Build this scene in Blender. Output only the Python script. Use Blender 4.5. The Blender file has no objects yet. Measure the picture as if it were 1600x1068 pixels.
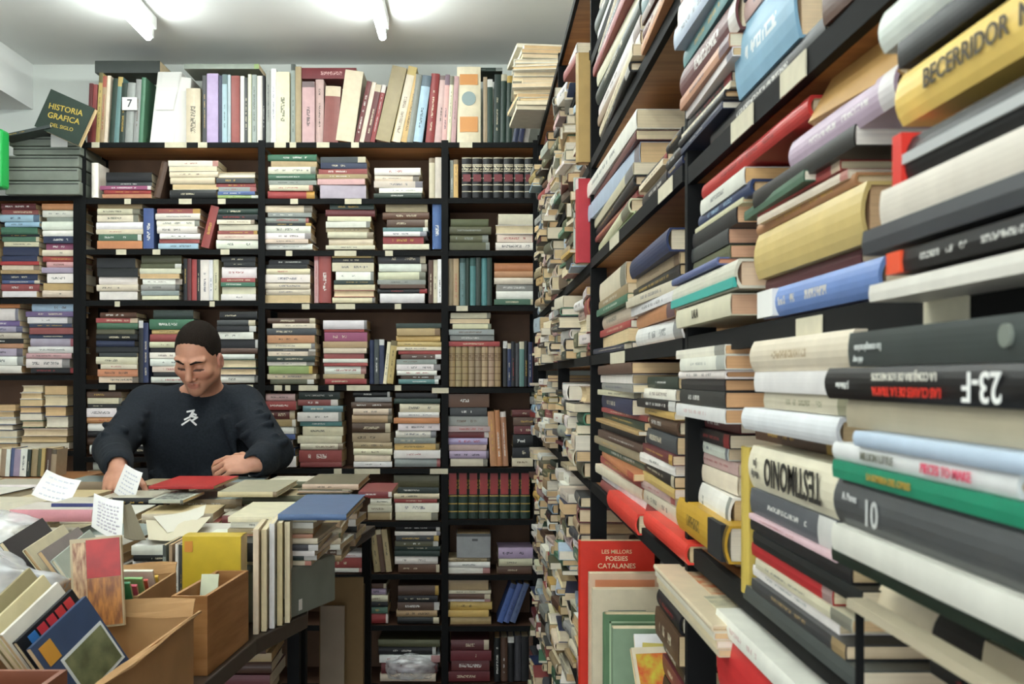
import bpy, math, random, re
import numpy as np
from mathutils import Vector, Matrix
from mathutils.bvhtree import BVHTree

R = math.radians
rnd = random.Random(7)
sc = bpy.context.scene
COL = sc.collection

# ---------------------------------------------------------------- camera, world, exposure
F = 1556.0                       # focal length in pixels of the 1600 px wide frame
CX, CY, EYE = 745.0, 590.0, 1.5  # vanishing point of the room's length, eye height
cam_d = bpy.data.cameras.new('camera')
cam = bpy.data.objects.new('camera', cam_d)
COL.objects.link(cam)
cam.location = (0, 0, EYE)
cam.rotation_euler = (R(90), 0, 0)
cam_d.sensor_width = 36
cam_d.lens = F / 1600 * 36
cam_d.shift_x = (800 - CX) / 1600
cam_d.shift_y = (CY - 534) / 1600
cam_d.clip_start = 0.02
cam_d.dof.use_dof = True
cam_d.dof.focus_distance = 3.0
cam_d.dof.aperture_fstop = 18
sc.camera = cam

world = bpy.data.worlds.new('world')
sc.world = world
world.use_nodes = True
world.node_tree.nodes['Background'].inputs[0].default_value = (0.86, 0.93, 1.0, 1)
world.node_tree.nodes['Background'].inputs[1].default_value = 2.0
sc.view_settings.view_transform = 'Standard'
sc.view_settings.look = 'None'
sc.view_settings.exposure = 0.92
sc.view_settings.gamma = 1.0
sc.view_settings.use_curve_mapping = False
TUBE_STRENGTH = 36.0


def at(px, py, Y):
    return Vector(((px - CX) / F * Y, Y, EYE + (CY - py) / F * Y))


def srgb(h):
    if isinstance(h, str):
        v = [int(h[i:i + 2], 16) / 255 for i in (0, 2, 4)]
    else:
        v = [c / 255 for c in h]
    return tuple((c / 12.92 if c <= .04045 else ((c + .055) / 1.055) ** 2.4) for c in v)


PAL = {
    'w': ('e4e2da', 'white'), 'c': ('d8ccae', 'cream'), 'k': ('17191a', 'black'), 'd': ('3c4042', 'charcoal'),
    'g': ('8d928c', 'grey'), 'G': ('3b7053', 'green'), 'D': ('22382e', 'dark green'), 'r': ('9c3231', 'red'),
    'm': ('6a2428', 'maroon'), 'b': ('3b5a92', 'blue'), 'n': ('222f52', 'navy'), 'l': ('9dbbd0', 'light blue'),
    't': ('a68c62', 'tan'), 'B': ('5a3d2a', 'brown'), 'o': ('c27c45', 'orange'), 'y': ('c6a24c', 'yellow'),
    'p': ('c49c98', 'pink'), 'v': ('a894b8', 'lilac'), 'u': ('67528a', 'purple'), 'T': ('4d8284', 'teal'),
    'L': ('8ba458', 'lime'), 'O': ('5b5c3c', 'olive'), 'M': ('973f69', 'magenta'),
}
LIGHTS = 'wcltpyLo'
ORD = ('first second third fourth fifth sixth seventh eighth ninth tenth eleventh twelfth thirteenth fourteenth '
       'fifteenth sixteenth seventeenth eighteenth nineteenth twentieth').split() + ['lowest'] * 30


# ---------------------------------------------------------------- node helpers and materials
def new_mat(name):
    m = bpy.data.materials.new(name)
    m.use_nodes = True
    nt = m.node_tree
    return m, nt, nt.nodes['Principled BSDF']


def N(nt, kind, **kw):
    n = nt.nodes.new(kind)
    for k, v in kw.items():
        setattr(n, k, v)
    return n


def lk(nt, a, b):
    nt.links.new(a, b)


def math_(nt, op, a, b=None, c=None):
    n = N(nt, 'ShaderNodeMath', operation=op)
    for i, v in enumerate((a, b, c)):
        if v is None:
            continue
        if isinstance(v, (int, float)):
            n.inputs[i].default_value = v
        else:
            lk(nt, v, n.inputs[i])
    return n.outputs[0]


def mix_(nt, fac, a, b):
    n = N(nt, 'ShaderNodeMix', data_type='RGBA')
    for s, v in ((n.inputs[0], fac), (n.inputs[6], a), (n.inputs[7], b)):
        if isinstance(v, (int, float)):
            s.default_value = v
        elif isinstance(v, tuple):
            s.default_value = (*v[:3], 1)
        else:
            lk(nt, v, s)
    return n.outputs[2]


def simple(name, col, rough=.6, noise=0.0, scale=20, metal=0.0, bump=0.0, stretch=(1, 1, 1), col2=None, spec=.5):
    m, nt, b = new_mat(name)
    b.inputs['Roughness'].default_value = rough
    b.inputs['Metallic'].default_value = metal
    b.inputs['Specular IOR Level'].default_value = spec
    c = srgb(col) if isinstance(col, str) else col
    if noise or bump:
        tc = N(nt, 'ShaderNodeTexCoord')
        mp = N(nt, 'ShaderNodeMapping')
        mp.inputs['Scale'].default_value = stretch
        lk(nt, tc.outputs['Object'], mp.inputs[0])
        ns = N(nt, 'ShaderNodeTexNoise')
        ns.inputs['Scale'].default_value = scale
        ns.inputs['Detail'].default_value = 5
        lk(nt, mp.outputs[0], ns.inputs[0])
        c2 = srgb(col2) if isinstance(col2, str) else tuple(x * (1 - noise) for x in c)
        cr = N(nt, 'ShaderNodeValToRGB')
        cr.color_ramp.elements[0].position = .35
        cr.color_ramp.elements[0].color = (*c2, 1)
        cr.color_ramp.elements[1].position = .65
        cr.color_ramp.elements[1].color = (*c, 1)
        lk(nt, ns.outputs[0], cr.inputs[0])
        lk(nt, cr.outputs[0], b.inputs['Base Color'])
        if bump:
            bp = N(nt, 'ShaderNodeBump')
            bp.inputs['Strength'].default_value = bump
            bp.inputs['Distance'].default_value = .01
            lk(nt, ns.outputs[0], bp.inputs['Height'])
            lk(nt, bp.outputs[0], b.inputs['Normal'])
    else:
        b.inputs['Base Color'].default_value = (*c, 1)
    return m


def book_material():
    m, nt, b = new_mat('printed_paper')
    col = N(nt, 'ShaderNodeAttribute', attribute_name='col').outputs['Color']
    ink = N(nt, 'ShaderNodeAttribute', attribute_name='ink').outputs['Color']
    prm = N(nt, 'ShaderNodeSeparateXYZ')
    lk(nt, N(nt, 'ShaderNodeAttribute', attribute_name='prm').outputs['Vector'], prm.inputs[0])
    role, seed, style = prm.outputs
    dim = N(nt, 'ShaderNodeSeparateXYZ')
    lk(nt, N(nt, 'ShaderNodeAttribute', attribute_name='dim').outputs['Vector'], dim.inputs[0])
    L, T = dim.outputs[0], dim.outputs[1]
    uv = N(nt, 'ShaderNodeSeparateXYZ')
    lk(nt, N(nt, 'ShaderNodeUVMap', uv_map='UVMap').outputs[0], uv.inputs[0])
    u, v = uv.outputs[0], uv.outputs[1]
    un = math_(nt, 'DIVIDE', u, L)
    vn = math_(nt, 'DIVIDE', v, T)

    def wn(a, bb=None):
        cb = N(nt, 'ShaderNodeCombineXYZ')
        for i, x in enumerate((a, bb, seed)):
            if x is None:
                continue
            if isinstance(x, (int, float)):
                cb.inputs[i].default_value = x
            else:
                lk(nt, x, cb.inputs[i])
        w = N(nt, 'ShaderNodeTexWhiteNoise', noise_dimensions='3D')
        lk(nt, cb.outputs[0], w.inputs[0])
        return w.outputs[0]
    is_spine = math_(nt, 'COMPARE', role, 1.0, .1)
    is_page = math_(nt, 'COMPARE', role, 2.0, .1)
    # marks of lettering, too small to read
    cs = math_(nt, 'MAXIMUM', math_(nt, 'MULTIPLY', T, .07), .0009)
    cell = wn(math_(nt, 'FLOOR', math_(nt, 'DIVIDE', u, cs)), math_(nt, 'FLOOR', math_(nt, 'DIVIDE', v, math_(nt, 'MULTIPLY', cs, 1.3))))
    word = wn(math_(nt, 'FLOOR', math_(nt, 'DIVIDE', u, math_(nt, 'MULTIPLY', cs, 7.0))), 3.0)
    glyph = math_(nt, 'MULTIPLY', math_(nt, 'GREATER_THAN', cell, .38), math_(nt, 'GREATER_THAN', word, .22))
    a0 = math_(nt, 'MULTIPLY_ADD', wn(11.0), .2, .12)
    a1 = math_(nt, 'MULTIPLY_ADD', wn(12.0), .35, .5)
    hw = math_(nt, 'MULTIPLY_ADD', wn(13.0), .10, .08)
    inu = math_(nt, 'MULTIPLY', math_(nt, 'GREATER_THAN', un, a0), math_(nt, 'LESS_THAN', un, a1))
    inv = math_(nt, 'LESS_THAN', math_(nt, 'ABSOLUTE', math_(nt, 'SUBTRACT', vn, .5)), hw)
    title = math_(nt, 'MULTIPLY', math_(nt, 'MULTIPLY', inu, inv), glyph)
    has_title = math_(nt, 'GREATER_THAN', wn(14.0), .35)
    title = math_(nt, 'MULTIPLY', title, has_title)
    endband = math_(nt, 'MULTIPLY', math_(nt, 'GREATER_THAN', un, math_(nt, 'MULTIPLY_ADD', wn(16.0), .12, .82)), math_(nt, 'GREATER_THAN', wn(15.0), .68))
    mk0 = math_(nt, 'MAXIMUM', title, endband)
    # bound sets: raised bands in the ink colour, two darker label fields
    fr = math_(nt, 'FRACT', math_(nt, 'MULTIPLY', un, 6.0))
    rib = math_(nt, 'GREATER_THAN', fr, .86)
    lab = math_(nt, 'MULTIPLY', math_(nt, 'GREATER_THAN', un, .68), math_(nt, 'LESS_THAN', un, .8))
    lab = math_(nt, 'MULTIPLY', lab, glyph)
    mk1 = math_(nt, 'MAXIMUM', rib, lab)
    is_set = math_(nt, 'COMPARE', style, 1.0, .1)
    plain = math_(nt, 'COMPARE', style, 2.0, .1)
    mk = N(nt, 'ShaderNodeMix', data_type='FLOAT')
    lk(nt, is_set, mk.inputs[0])
    lk(nt, mk0, mk.inputs[2])
    lk(nt, mk1, mk.inputs[3])
    mask = math_(nt, 'MULTIPLY', math_(nt, 'MULTIPLY', mk.outputs[0], is_spine), math_(nt, 'MULTIPLY', math_(nt, 'SUBTRACT', 1.0, plain), .72))
    c1 = mix_(nt, mask, col, ink)
    # page edges: fine leaves
    cb = N(nt, 'ShaderNodeCombineXYZ')
    lk(nt, math_(nt, 'MULTIPLY', v, 900.0), cb.inputs[0])
    lk(nt, math_(nt, 'MULTIPLY', u, 6.0), cb.inputs[1])
    lk(nt, seed, cb.inputs[2])
    ns = N(nt, 'ShaderNodeTexNoise')
    ns.inputs['Scale'].default_value = 1.0
    ns.inputs['Detail'].default_value = 2
    lk(nt, cb.outputs[0], ns.inputs[0])
    pg = math_(nt, 'MULTIPLY_ADD', ns.outputs[0], .5, .70)
    cc = N(nt, 'ShaderNodeVectorMath', operation='SCALE')
    lk(nt, col, cc.inputs[0])
    lk(nt, pg, cc.inputs['Scale'])
    c2 = mix_(nt, is_page, c1, cc.outputs[0])
    # handling wear
    tc = N(nt, 'ShaderNodeTexCoord')
    n2 = N(nt, 'ShaderNodeTexNoise')
    n2.inputs['Scale'].default_value = 35
    n2.inputs['Detail'].default_value = 6
    lk(nt, tc.outputs['Object'], n2.inputs[0])
    wr = math_(nt, 'MULTIPLY_ADD', n2.outputs[0], .36, .82)
    c3 = N(nt, 'ShaderNodeVectorMath', operation='SCALE')
    lk(nt, c2, c3.inputs[0])
    lk(nt, wr, c3.inputs['Scale'])
    lk(nt, c3.outputs[0], b.inputs['Base Color'])
    lk(nt, math_(nt, 'MULTIPLY_ADD', is_page, .45, .42), b.inputs['Roughness'])
    b.inputs['Specular IOR Level'].default_value = .35
    return m


BOOK = book_material()
MAT = dict(
    wall=simple('painted_plaster', 'd6dad3', .85, .06, 3, bump=.05),
    ceil=simple('ceiling_paint', 'e6e7e4', .9, .06, 2),
    floor=simple('floor_tile', '6b5f52', .5, .3, 8),
    steel=simple('black_steel', '0a0b0b', .7, .3, 30, spec=.2),
    board=simple('shelf_wood', 'b07c4c', .45, .3, 6, stretch=(1, 8, 8), col2='936038'),
    dboard=simple('dark_shelf_wood', '5c4030', .55, .3, 6, stretch=(1, 8, 8)),
    hard=simple('hardboard', '6a4c34', .7, .25, 10),
    white=simple('white_card', 'e6e4de', .8),
    label=simple('label_card', 'cfc7ad', .8, .1, 60),
    carton=simple('cardboard', 'b28a5c', .85, .18, 12, bump=.05),
    ply=simple('box_wood', 'b07f4c', .6, .25, 6, stretch=(1, 1, 9), col2='94622f'),
    gbox=simple('grey_board', '7d8378', .7, .15, 15),
    enamel=simple('white_enamel', 'dcdedb', .4),
    table=simple('table_top', '3a2e26', .4, .2, 8),
    black=simple('dull_black', '101112', .7),
)


# ---------------------------------------------------------------- meshes
def link(o, parent=None):
    COL.objects.link(o)
    if parent is not None:
        o.parent = parent
    return o


def tag(o, label=None, cat=None, group=None, kind=None):
    if label:
        o['label'] = label
    if cat:
        o['category'] = cat
    if group:
        o['group'] = group
    if kind:
        o['kind'] = kind
    return o


def empty(name, loc=(0, 0, 0), rz=0.0):
    o = bpy.data.objects.new(name, None)
    o.location = loc
    o.rotation_euler = (0, 0, rz)
    o.empty_display_size = .05
    return link(o)


class MB:
    """collects boxes, hulls and tubes and links them as one mesh"""
    def __init__(s):
        s.v, s.f = [], []

    def add(s, vs, fs):
        n = len(s.v)
        s.v += [tuple(p) for p in vs]
        s.f += [tuple(i + n for i in f) for f in fs]
        return s

    def box(s, x0, x1, y0, y1, z0, z1):
        return s.add([(x, y, z) for x in (x0, x1) for y in (y0, y1) for z in (z0, z1)],
                     [(0, 1, 3, 2), (4, 6, 7, 5), (0, 4, 5, 1), (2, 3, 7, 6), (0, 2, 6, 4), (1, 5, 7, 3)])

    def obox(s, o, u, v, w):
        o, u, v, w = map(Vector, (o, u, v, w))
        return s.add([o + a * u + b * v + c * w for a in (0, 1) for b in (0, 1) for c in (0, 1)],
                     [(0, 1, 3, 2), (4, 6, 7, 5), (0, 4, 5, 1), (2, 3, 7, 6), (0, 2, 6, 4), (1, 5, 7, 3)])

    def tube(s, pts, r, n=10):
        pts = [Vector(p) for p in pts]
        rings = []
        for i, p in enumerate(pts):
            d = (pts[min(i + 1, len(pts) - 1)] - pts[max(i - 1, 0)]).normalized()
            a = d.orthogonal().normalized()
            b = d.cross(a)
            rings.append([p + (a * math.cos(t) + b * math.sin(t)) * r for t in [2 * math.pi * k / n for k in range(n)]])
        vs = [q for rg in rings for q in rg]
        fs = [(i * n + k, i * n + (k + 1) % n, (i + 1) * n + (k + 1) % n, (i + 1) * n + k) for i in range(len(pts) - 1) for k in range(n)]
        fs += [tuple(range(n))[::-1], tuple(range(len(vs) - n, len(vs)))]
        return s.add(vs, fs)

    def sheet(s, g, th=.0006):
        """a grid of points with thickness th along its normal"""
        h, w = len(g), len(g[0])
        nrm = []
        for i in range(h):
            for j in range(w):
                a = Vector(g[min(i + 1, h - 1)][j]) - Vector(g[max(i - 1, 0)][j])
                b = Vector(g[i][min(j + 1, w - 1)]) - Vector(g[i][max(j - 1, 0)])
                nrm.append(a.cross(b).normalized() * th)
        top = [Vector(g[i][j]) for i in range(h) for j in range(w)]
        vs = top + [t - n for t, n in zip(top, nrm)]
        M = h * w
        fs = []
        for i in range(h - 1):
            for j in range(w - 1):
                a, b, c, d = i * w + j, i * w + j + 1, (i + 1) * w + j + 1, (i + 1) * w + j
                fs += [(a, b, c, d), (a + M, d + M, c + M, b + M)]
        rim = [i * w for i in range(h)] + [(h - 1) * w + j for j in range(1, w)] + [i * w + w - 1 for i in range(h - 2, -1, -1)] + [j for j in range(w - 2, 0, -1)]
        for k in range(len(rim)):
            a, b = rim[k], rim[(k + 1) % len(rim)]
            fs.append((a, b, b + M, a + M))
        return s.add(vs, fs)

    def build(s, name, mat, parent=None, smooth=False, bevel=0.0):
        me = bpy.data.meshes.new(name)
        me.from_pydata(s.v, [], s.f)
        me.validate()
        me.update()
        if smooth:
            me.polygons.foreach_set('use_smooth', [True] * len(me.polygons))
        me.materials.append(mat)
        o = bpy.data.objects.new(name, me)
        if bevel:
            md = o.modifiers.new('edge', 'BEVEL')
            md.width = bevel
            md.segments = 2
            md.limit_method = 'ANGLE'
        return link(o, parent)


# ---------------------------------------------------------------- books
BOOKS = []


def book(L, W, T, M, c, lab, kind=None, ink=None, pages=None, style=0, name='book', cat='book', group=None, seed=None, text=None, keep=False, cover2=None, **_):
    col = srgb(PAL[c][0]) if c in PAL else srgb(c)
    j = rnd.uniform(.85, 1.12)
    hue = [rnd.uniform(.94, 1.06) for _ in range(3)]
    if c in PAL:
        ds = rnd.uniform(.08, .42)
        gm_ = sum(col) / 3
        col = tuple(min(1, (a * (1 - ds) + (gm_ * w + .01) * ds) * j * h) for a, h, w in zip(col, hue, (1.08, 1.0, .88)))
    lum = sum(col) / 3
    if ink is None:
        ink = rnd.choice(['k', 'n', 'r', 'k', 'B', 'D', 'd']) if lum > .25 else rnd.choice(['w', 'c', 'w', 'y', 'c', 'r' if lum < .03 else 'w'])
    inkc = srgb(PAL[ink][0]) if ink in PAL else srgb(ink)
    if pages is None:
        pages = rnd.choice(['d9c8a4', 'dccfb2', 'd2b98e', 'e0d7c2', 'cfb084', 'd8c3a0'])
    if kind is None:
        kind = 'h' if (T > .022 and rnd.random() < .5) or rnd.random() < .15 else 'p'
    BOOKS.append(dict(L=L, W=W, T=T, M=M, col=col, ink=inkc, pages=srgb(pages), kind=kind, lab=lab, style=style, name=name, cat=cat,
                      group=group, seed=seed if seed is not None else rnd.random() * 50, text=text, keep=keep, cover2=cover2))
    return BOOKS[-1]


def book_geo(b, what='all'):
    """lists: vertices, faces, face uvs, face colour, face ink, face (role, seed, style)"""
    L, W, T = b['L'], b['W'], b['T']
    hard = b['kind'] == 'h'
    c = min(.0026 if hard else .0009, T * .22)
    o = .003 if hard else .0004
    bul = min(T * .16, .0045) if hard else min(T * .06, .0015)
    V, Fc, U, C, I, P = [], [], [], [], [], []
    x0, x1 = -L / 2, L / 2

    def face(pts, uvs, col, ink, role):
        n = len(V)
        V.extend(pts)
        Fc.append(tuple(range(n, n + len(pts))))
        U.extend(uvs)
        C.append(col)
        I.append(ink)
        P.append((role, b['seed'], b['style']))
    h = T / 2
    if what in ('all', 'cover'):
        K = 6 if bul > .0008 else 2
        arc = []
        for k in range(K + 1):
            t = -1 + 2 * k / K
            arc.append((bul * (t * t), t * h))
        outer = [(W, -h)] + arc + [(W, h)]
        ih = h - c
        arc2 = [(bul * (t * t) + c, t * ih) for t in [-1 + 2 * k / K for k in range(K + 1)]]
        inner = [(W, -ih)] + arc2 + [(W, ih)]
        n = len(outer)
        for i in range(n - 1):
            (ya, za), (yb, zb) = outer[i], outer[i + 1]
            sp = 0 < i < n - 2
            role = 1 if sp else 0
            va, vb = (za + h, zb + h) if sp else (ya, yb)
            cc = b['cover2'] if (b['cover2'] and not sp) else b['col']
            face([(x0, ya, za), (x0, yb, zb), (x1, yb, zb), (x1, ya, za)], [(0, va), (0, vb), (L, vb), (L, va)], cc, b['ink'], role)
            (yc, zc), (yd, zd) = inner[i], inner[i + 1]
            face([(x0, yc, zc), (x1, yc, zc), (x1, yd, zd), (x0, yd, zd)], [(0, 0)] * 4, b['pages'], b['pages'], 0)
            for x, fl in ((x0, 0), (x1, 1)):
                q = [(x, ya, za), (x, yc, zc), (x, yd, zd), (x, yb, zb)]
                face(q if fl else q[::-1], [(0, 0)] * 4, b['col'], b['ink'], 0)
        for s_ in (0, -1):
            (ya, za), (yc, zc) = outer[s_], inner[s_]
            q = [(x0, ya, za), (x1, ya, za), (x1, yc, zc), (x0, yc, zc)]
            face(q if s_ == 0 else q[::-1], [(0, 0)] * 4, b['col'], b['ink'], 0)
    if what in ('all', 'pages'):
        g = .0002
        ph = h - c - g
        a, e = c + bul + g, W - o
        X0, X1 = x0 + o, x1 - o
        pc = b['pages']
        if ph > .0002:
            prof = [(a, -ph), (e, -ph)]
            if hard:
                prof += [(e - bul * .6, -ph * .5), (e - bul * .8, 0), (e - bul * .6, ph * .5)]
            prof += [(e, ph), (a, ph)]
            n = len(prof)
            for i in range(n):
                (ya, za), (yb, zb) = prof[i], prof[(i + 1) % n]
                face([(X0, ya, za), (X1, ya, za), (X1, yb, zb), (X0, yb, zb)], [(0, za + h), (L, za + h), (L, zb + h), (0, zb + h)], pc, pc, 2)
            for x, fl in ((X0, 1), (X1, 0)):
                for k in range(1, n - 2) if False else [0]:
                    q = [(x, y, z) for y, z in prof]
                    qu = [(y, z + h) for y, z in prof]
                    face(q[::-1] if fl else q, qu[::-1] if fl else qu, pc, pc, 2)
    return V, Fc, U, C, I, P


def geo_mesh(name, geos, weld=True):
    """geos: list of (geo, matrix or None, L, T)"""
    Vs, Fs, Us, Cs, Is, Ps, Ds = [], [], [], [], [], [], []
    for (V, Fc, U, C, I, P), M, L, T in geos:
        n = len(Vs)
        if M is not None:
            A = np.array(M)
            V = (np.array(V) @ A[:3, :3].T + A[:3, 3]).tolist()
        Vs += V
        Fs += [tuple(i + n for i in f) for f in Fc]
        Us += U
        Cs += C
        Is += I
        Ps += P
        Ds += [(L, T, 0)] * len(Fc)
    me = bpy.data.meshes.new(name)
    me.from_pydata(Vs, [], Fs)
    uv = me.uv_layers.new(name='UVMap')
    uv.data.foreach_set('uv', np.array(Us, dtype='f').ravel())
    for nm, data in (('col', Cs), ('ink', Is)):
        a = me.attributes.new(nm, 'FLOAT_COLOR', 'FACE')
        arr = np.ones((len(data), 4), dtype='f')
        arr[:, :3] = np.array(data, dtype='f')
        a.data.foreach_set('color', arr.ravel())
    for nm, data in (('prm', Ps), ('dim', Ds)):
        a = me.attributes.new(nm, 'FLOAT_VECTOR', 'FACE')
        a.data.foreach_set('vector', np.array(data, dtype='f').ravel())
    me.materials.append(BOOK)
    if weld:
        import bmesh
        bm = bmesh.new()
        bm.from_mesh(me)
        bmesh.ops.remove_doubles(bm, verts=bm.verts, dist=1e-6)
        bm.to_mesh(me)
        bm.free()
    me.update()
    return me


def mat3(a, b, c, o):
    return Matrix(((a[0], b[0], c[0], o[0]), (a[1], b[1], c[1], o[1]), (a[2], b[2], c[2], o[2]), (0, 0, 0, 1)))


UP = Vector((0, 0, 1))
BACKW = (Vector((1, 0, 0)), Vector((0, 1, 0)))      # spine direction, into the shelf
SIDEW = (Vector((0, -1, 0)), Vector((1, 0, 0)))


def toks(s):
    return [(a, float(n) if n else None) for a, n in re.findall(r'([a-zA-Z])(\d+(?:\.\d+)?)?', s)]


def lay(frame, p, L, W, T, c, lab, yaw=0.0, flip=False, tilt=0.0, **kw):
    """a lying book whose spine middle's lower edge is at p"""
    u, into = frame
    M = mat3(u, into, UP, p + UP * (T / 2))
    X = Matrix.Rotation(yaw, 4, 'Z') @ Matrix.Rotation(tilt, 4, 'Y')
    if flip:
        X = X @ Matrix.Translation((0, W, 0)) @ Matrix.Rotation(math.pi, 4, 'Z')
    return book(L, W, T, M @ X, c, lab, **kw)


def stack(frame, a, b, z0, z1, s, place, W=(.125, .155), jit=.006, lens=(.86, 1.0), yawj=2.0, fit=True, **kw):
    """lying books between points a and b (ends of the spine line at the shelf's front), tokens from the top down"""
    a, b = Vector(a), Vector(b)
    span = (b - a).length
    tk = toks(s)
    ws = [n if n else rnd.uniform(6, 11) for _, n in tk]
    tot = sum(ws)
    hs = [w / tot * (z1 - z0) for w in ws]
    z = z0
    n = len(tk)
    mid = (a + b) / 2
    u, into = frame
    for i in range(n - 1, -1, -1):
        c = tk[i][0]
        flip = c == 'P'
        cc = rnd.choice('cwtbrGkn') if flip else c
        L = span * rnd.uniform(*lens)
        off = (span - L) / 2
        T = hs[i] * .96
        p = mid + u * rnd.uniform(-off, off) + into * rnd.uniform(-jit, jit)
        p.z = z
        what = 'backwards book' if flip else 'book'
        lab = f"{PAL[cc][1] if not flip else 'cream-edged'} {what}, {ORD[i]} from top, {place}"
        if i == 0:
            lab = f"{PAL[cc][1] if not flip else 'cream-edged'} {what} topping the {place}"
        elif i == n - 1:
            lab = f"{PAL[cc][1] if not flip else 'cream-edged'} {what} at the bottom, {place}"
        lay(frame, p, L, rnd.uniform(*W), T, cc, lab, yaw=R(rnd.uniform(-yawj, yawj)), flip=flip, **kw)
        z += hs[i] + .0002
    return z


def row(frame, a, z0, s, hgt, place, W=(.12, .15), lean=0.0, scale=1.0, jit=.006, **kw):
    """standing books from point a along the spine direction; token number = thickness / scale; hgt = (low, high)"""
    a = Vector(a)
    u, into = frame
    tk = toks(s)
    x = 0.0
    nn = len(tk)
    for i, (c, n) in enumerate(tk):
        T = (n or 8) * scale
        H = rnd.uniform(*hgt)
        th = R(lean)
        flip = c == 'P'
        cc = rnd.choice('cwtbrGkn') if flip else c
        w = rnd.uniform(*W)
        base = a + u * (x + T / 2 / math.cos(th)) + into * rnd.uniform(-jit, jit)
        base.z = z0 + (abs(math.sin(th)) * T / 2)
        up = UP * math.cos(th) + u * math.sin(th)
        side = up.cross(into)
        M = mat3(up, into, side, base + up * H / 2)
        if flip:
            M = M @ Matrix.Translation((0, w, 0)) @ Matrix.Rotation(math.pi, 4, 'Z')
        lab = f"{PAL[cc][1] if not flip else 'cream-edged'} book, {ORD[i]} in the {place}"
        book(H, w, T * .95, M, cc, kw.get('lab') or lab, **{k: v for k, v in kw.items() if k != 'lab'})
        x += T / math.cos(th)
    return x


def book3(A, B, C, T, c, lab, **kw):
    """a book whose spine runs A to B and whose cover spreads towards C; thickness goes away from the viewer side"""
    A, B, C = Vector(A), Vector(B), Vector(C)
    x = (B - A)
    L = x.length
    x.normalize()
    y = (C - A)
    y -= x * y.dot(x)
    W = y.length
    y.normalize()
    z = x.cross(y)
    fs = 1 if z.dot((A + B) / 2 - Vector((0, 0, EYE))) < 0 else -1       # which face looks at the aisle
    b = book(L, W, T, mat3(x, y, z, (A + B) / 2 - z * (fs * T / 2)), c, lab, **kw)
    b['fs'] = fs
    return b


def on_face(b, x0, x1, y0, y1, a=.0001, t=.0008):
    f = b.get('fs') or 1
    z = sorted((f * (b['T'] / 2 + a), f * (b['T'] / 2 + a + t)))
    return MB().box(x0, x1, y0, y1, *z)
# ---------------------------------------------------------------- the room
YB = 4.1          # front of the back wall's shelves
YW = 4.42         # back wall
XR = .25          # front of the side shelves
ZC = 2.89         # ceiling


def struct(name, mb, mat, **k):
    return tag(mb.build(name, mat, **k), kind='structure')


struct('floor', MB().box(-4.2, .62, -3.2, YW + .1, -.1, 0), MAT['floor'])
struct('ceiling', MB().box(-4.2, .72, -3.2, YW + .1, ZC, ZC + .1), MAT['ceil'])
struct('wall_back', MB().box(-4.2, .72, YW, YW + .1, 0, ZC), MAT['wall'])
struct('wall_right', MB().box(.56, .66, -3.2, YW, 0, ZC), MAT['wall'])
struct('wall_left', MB().box(-4.2, -4.1, -3.2, YW, 0, ZC), MAT['wall'])
struct('trim_1', MB().box(-4.1, -1.97, -3.2, YW, ZC - .20, ZC), MAT['ceil'])     # the dropped beam beside the lamps


def px(x, Y=YB):
    return (x - CX) / F * Y


def pz(y, Y=YB):
    return EYE + (CY - y) / F * Y


# fluorescent tubes on their battens
tube_m, nt, bs = new_mat('lit_tube')
bs.inputs['Base Color'].default_value = (.9, .95, 1, 1)
bs.inputs['Emission Color'].default_value = (0.93, 1.0, 0.97, 1)
bs.inputs['Emission Strength'].default_value = TUBE_STRENGTH


def tube_light(x, y0, label):
    t = empty('fluorescent_light', (x, y0 + .6, ZC))
    tag(t, label, 'ceiling light', None)
    MB().obox((-.022, -.62, -.05), (.044, 0, 0), (0, 1.24, 0), (0, 0, .05)).build('batten', MAT['enamel'], t, bevel=.004)
    for s in (-.6, .6):
        MB().obox((-.012, s - .012, -.085), (.024, 0, 0), (0, .024, 0), (0, 0, .038)).build('lamp_holder', MAT['enamel'], t)
    MB().tube([(0, -.585, -.088), (0, .585, -.088)], .014, 14).build('tube', tube_m, t, smooth=True)
    return t


tube_light(-1.255, 2.62, 'lit fluorescent tube over the side of the room where the man stands')
tube_light(-.36, 2.62, 'lit fluorescent tube on the ceiling, nearer the side shelves')
for i, (x, y, w) in enumerate(((-1.255, .3, 'second'), (-.5, .5, 'third'), (-1.255, -1.8, 'fourth'), (-.36, -1.8, 'fifth'))):  # unseen tubes, added to light the room from outside the frame
    tube_light(x, y, f'unseen fluorescent tube added for fill light, {w} along the ceiling')


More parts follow.
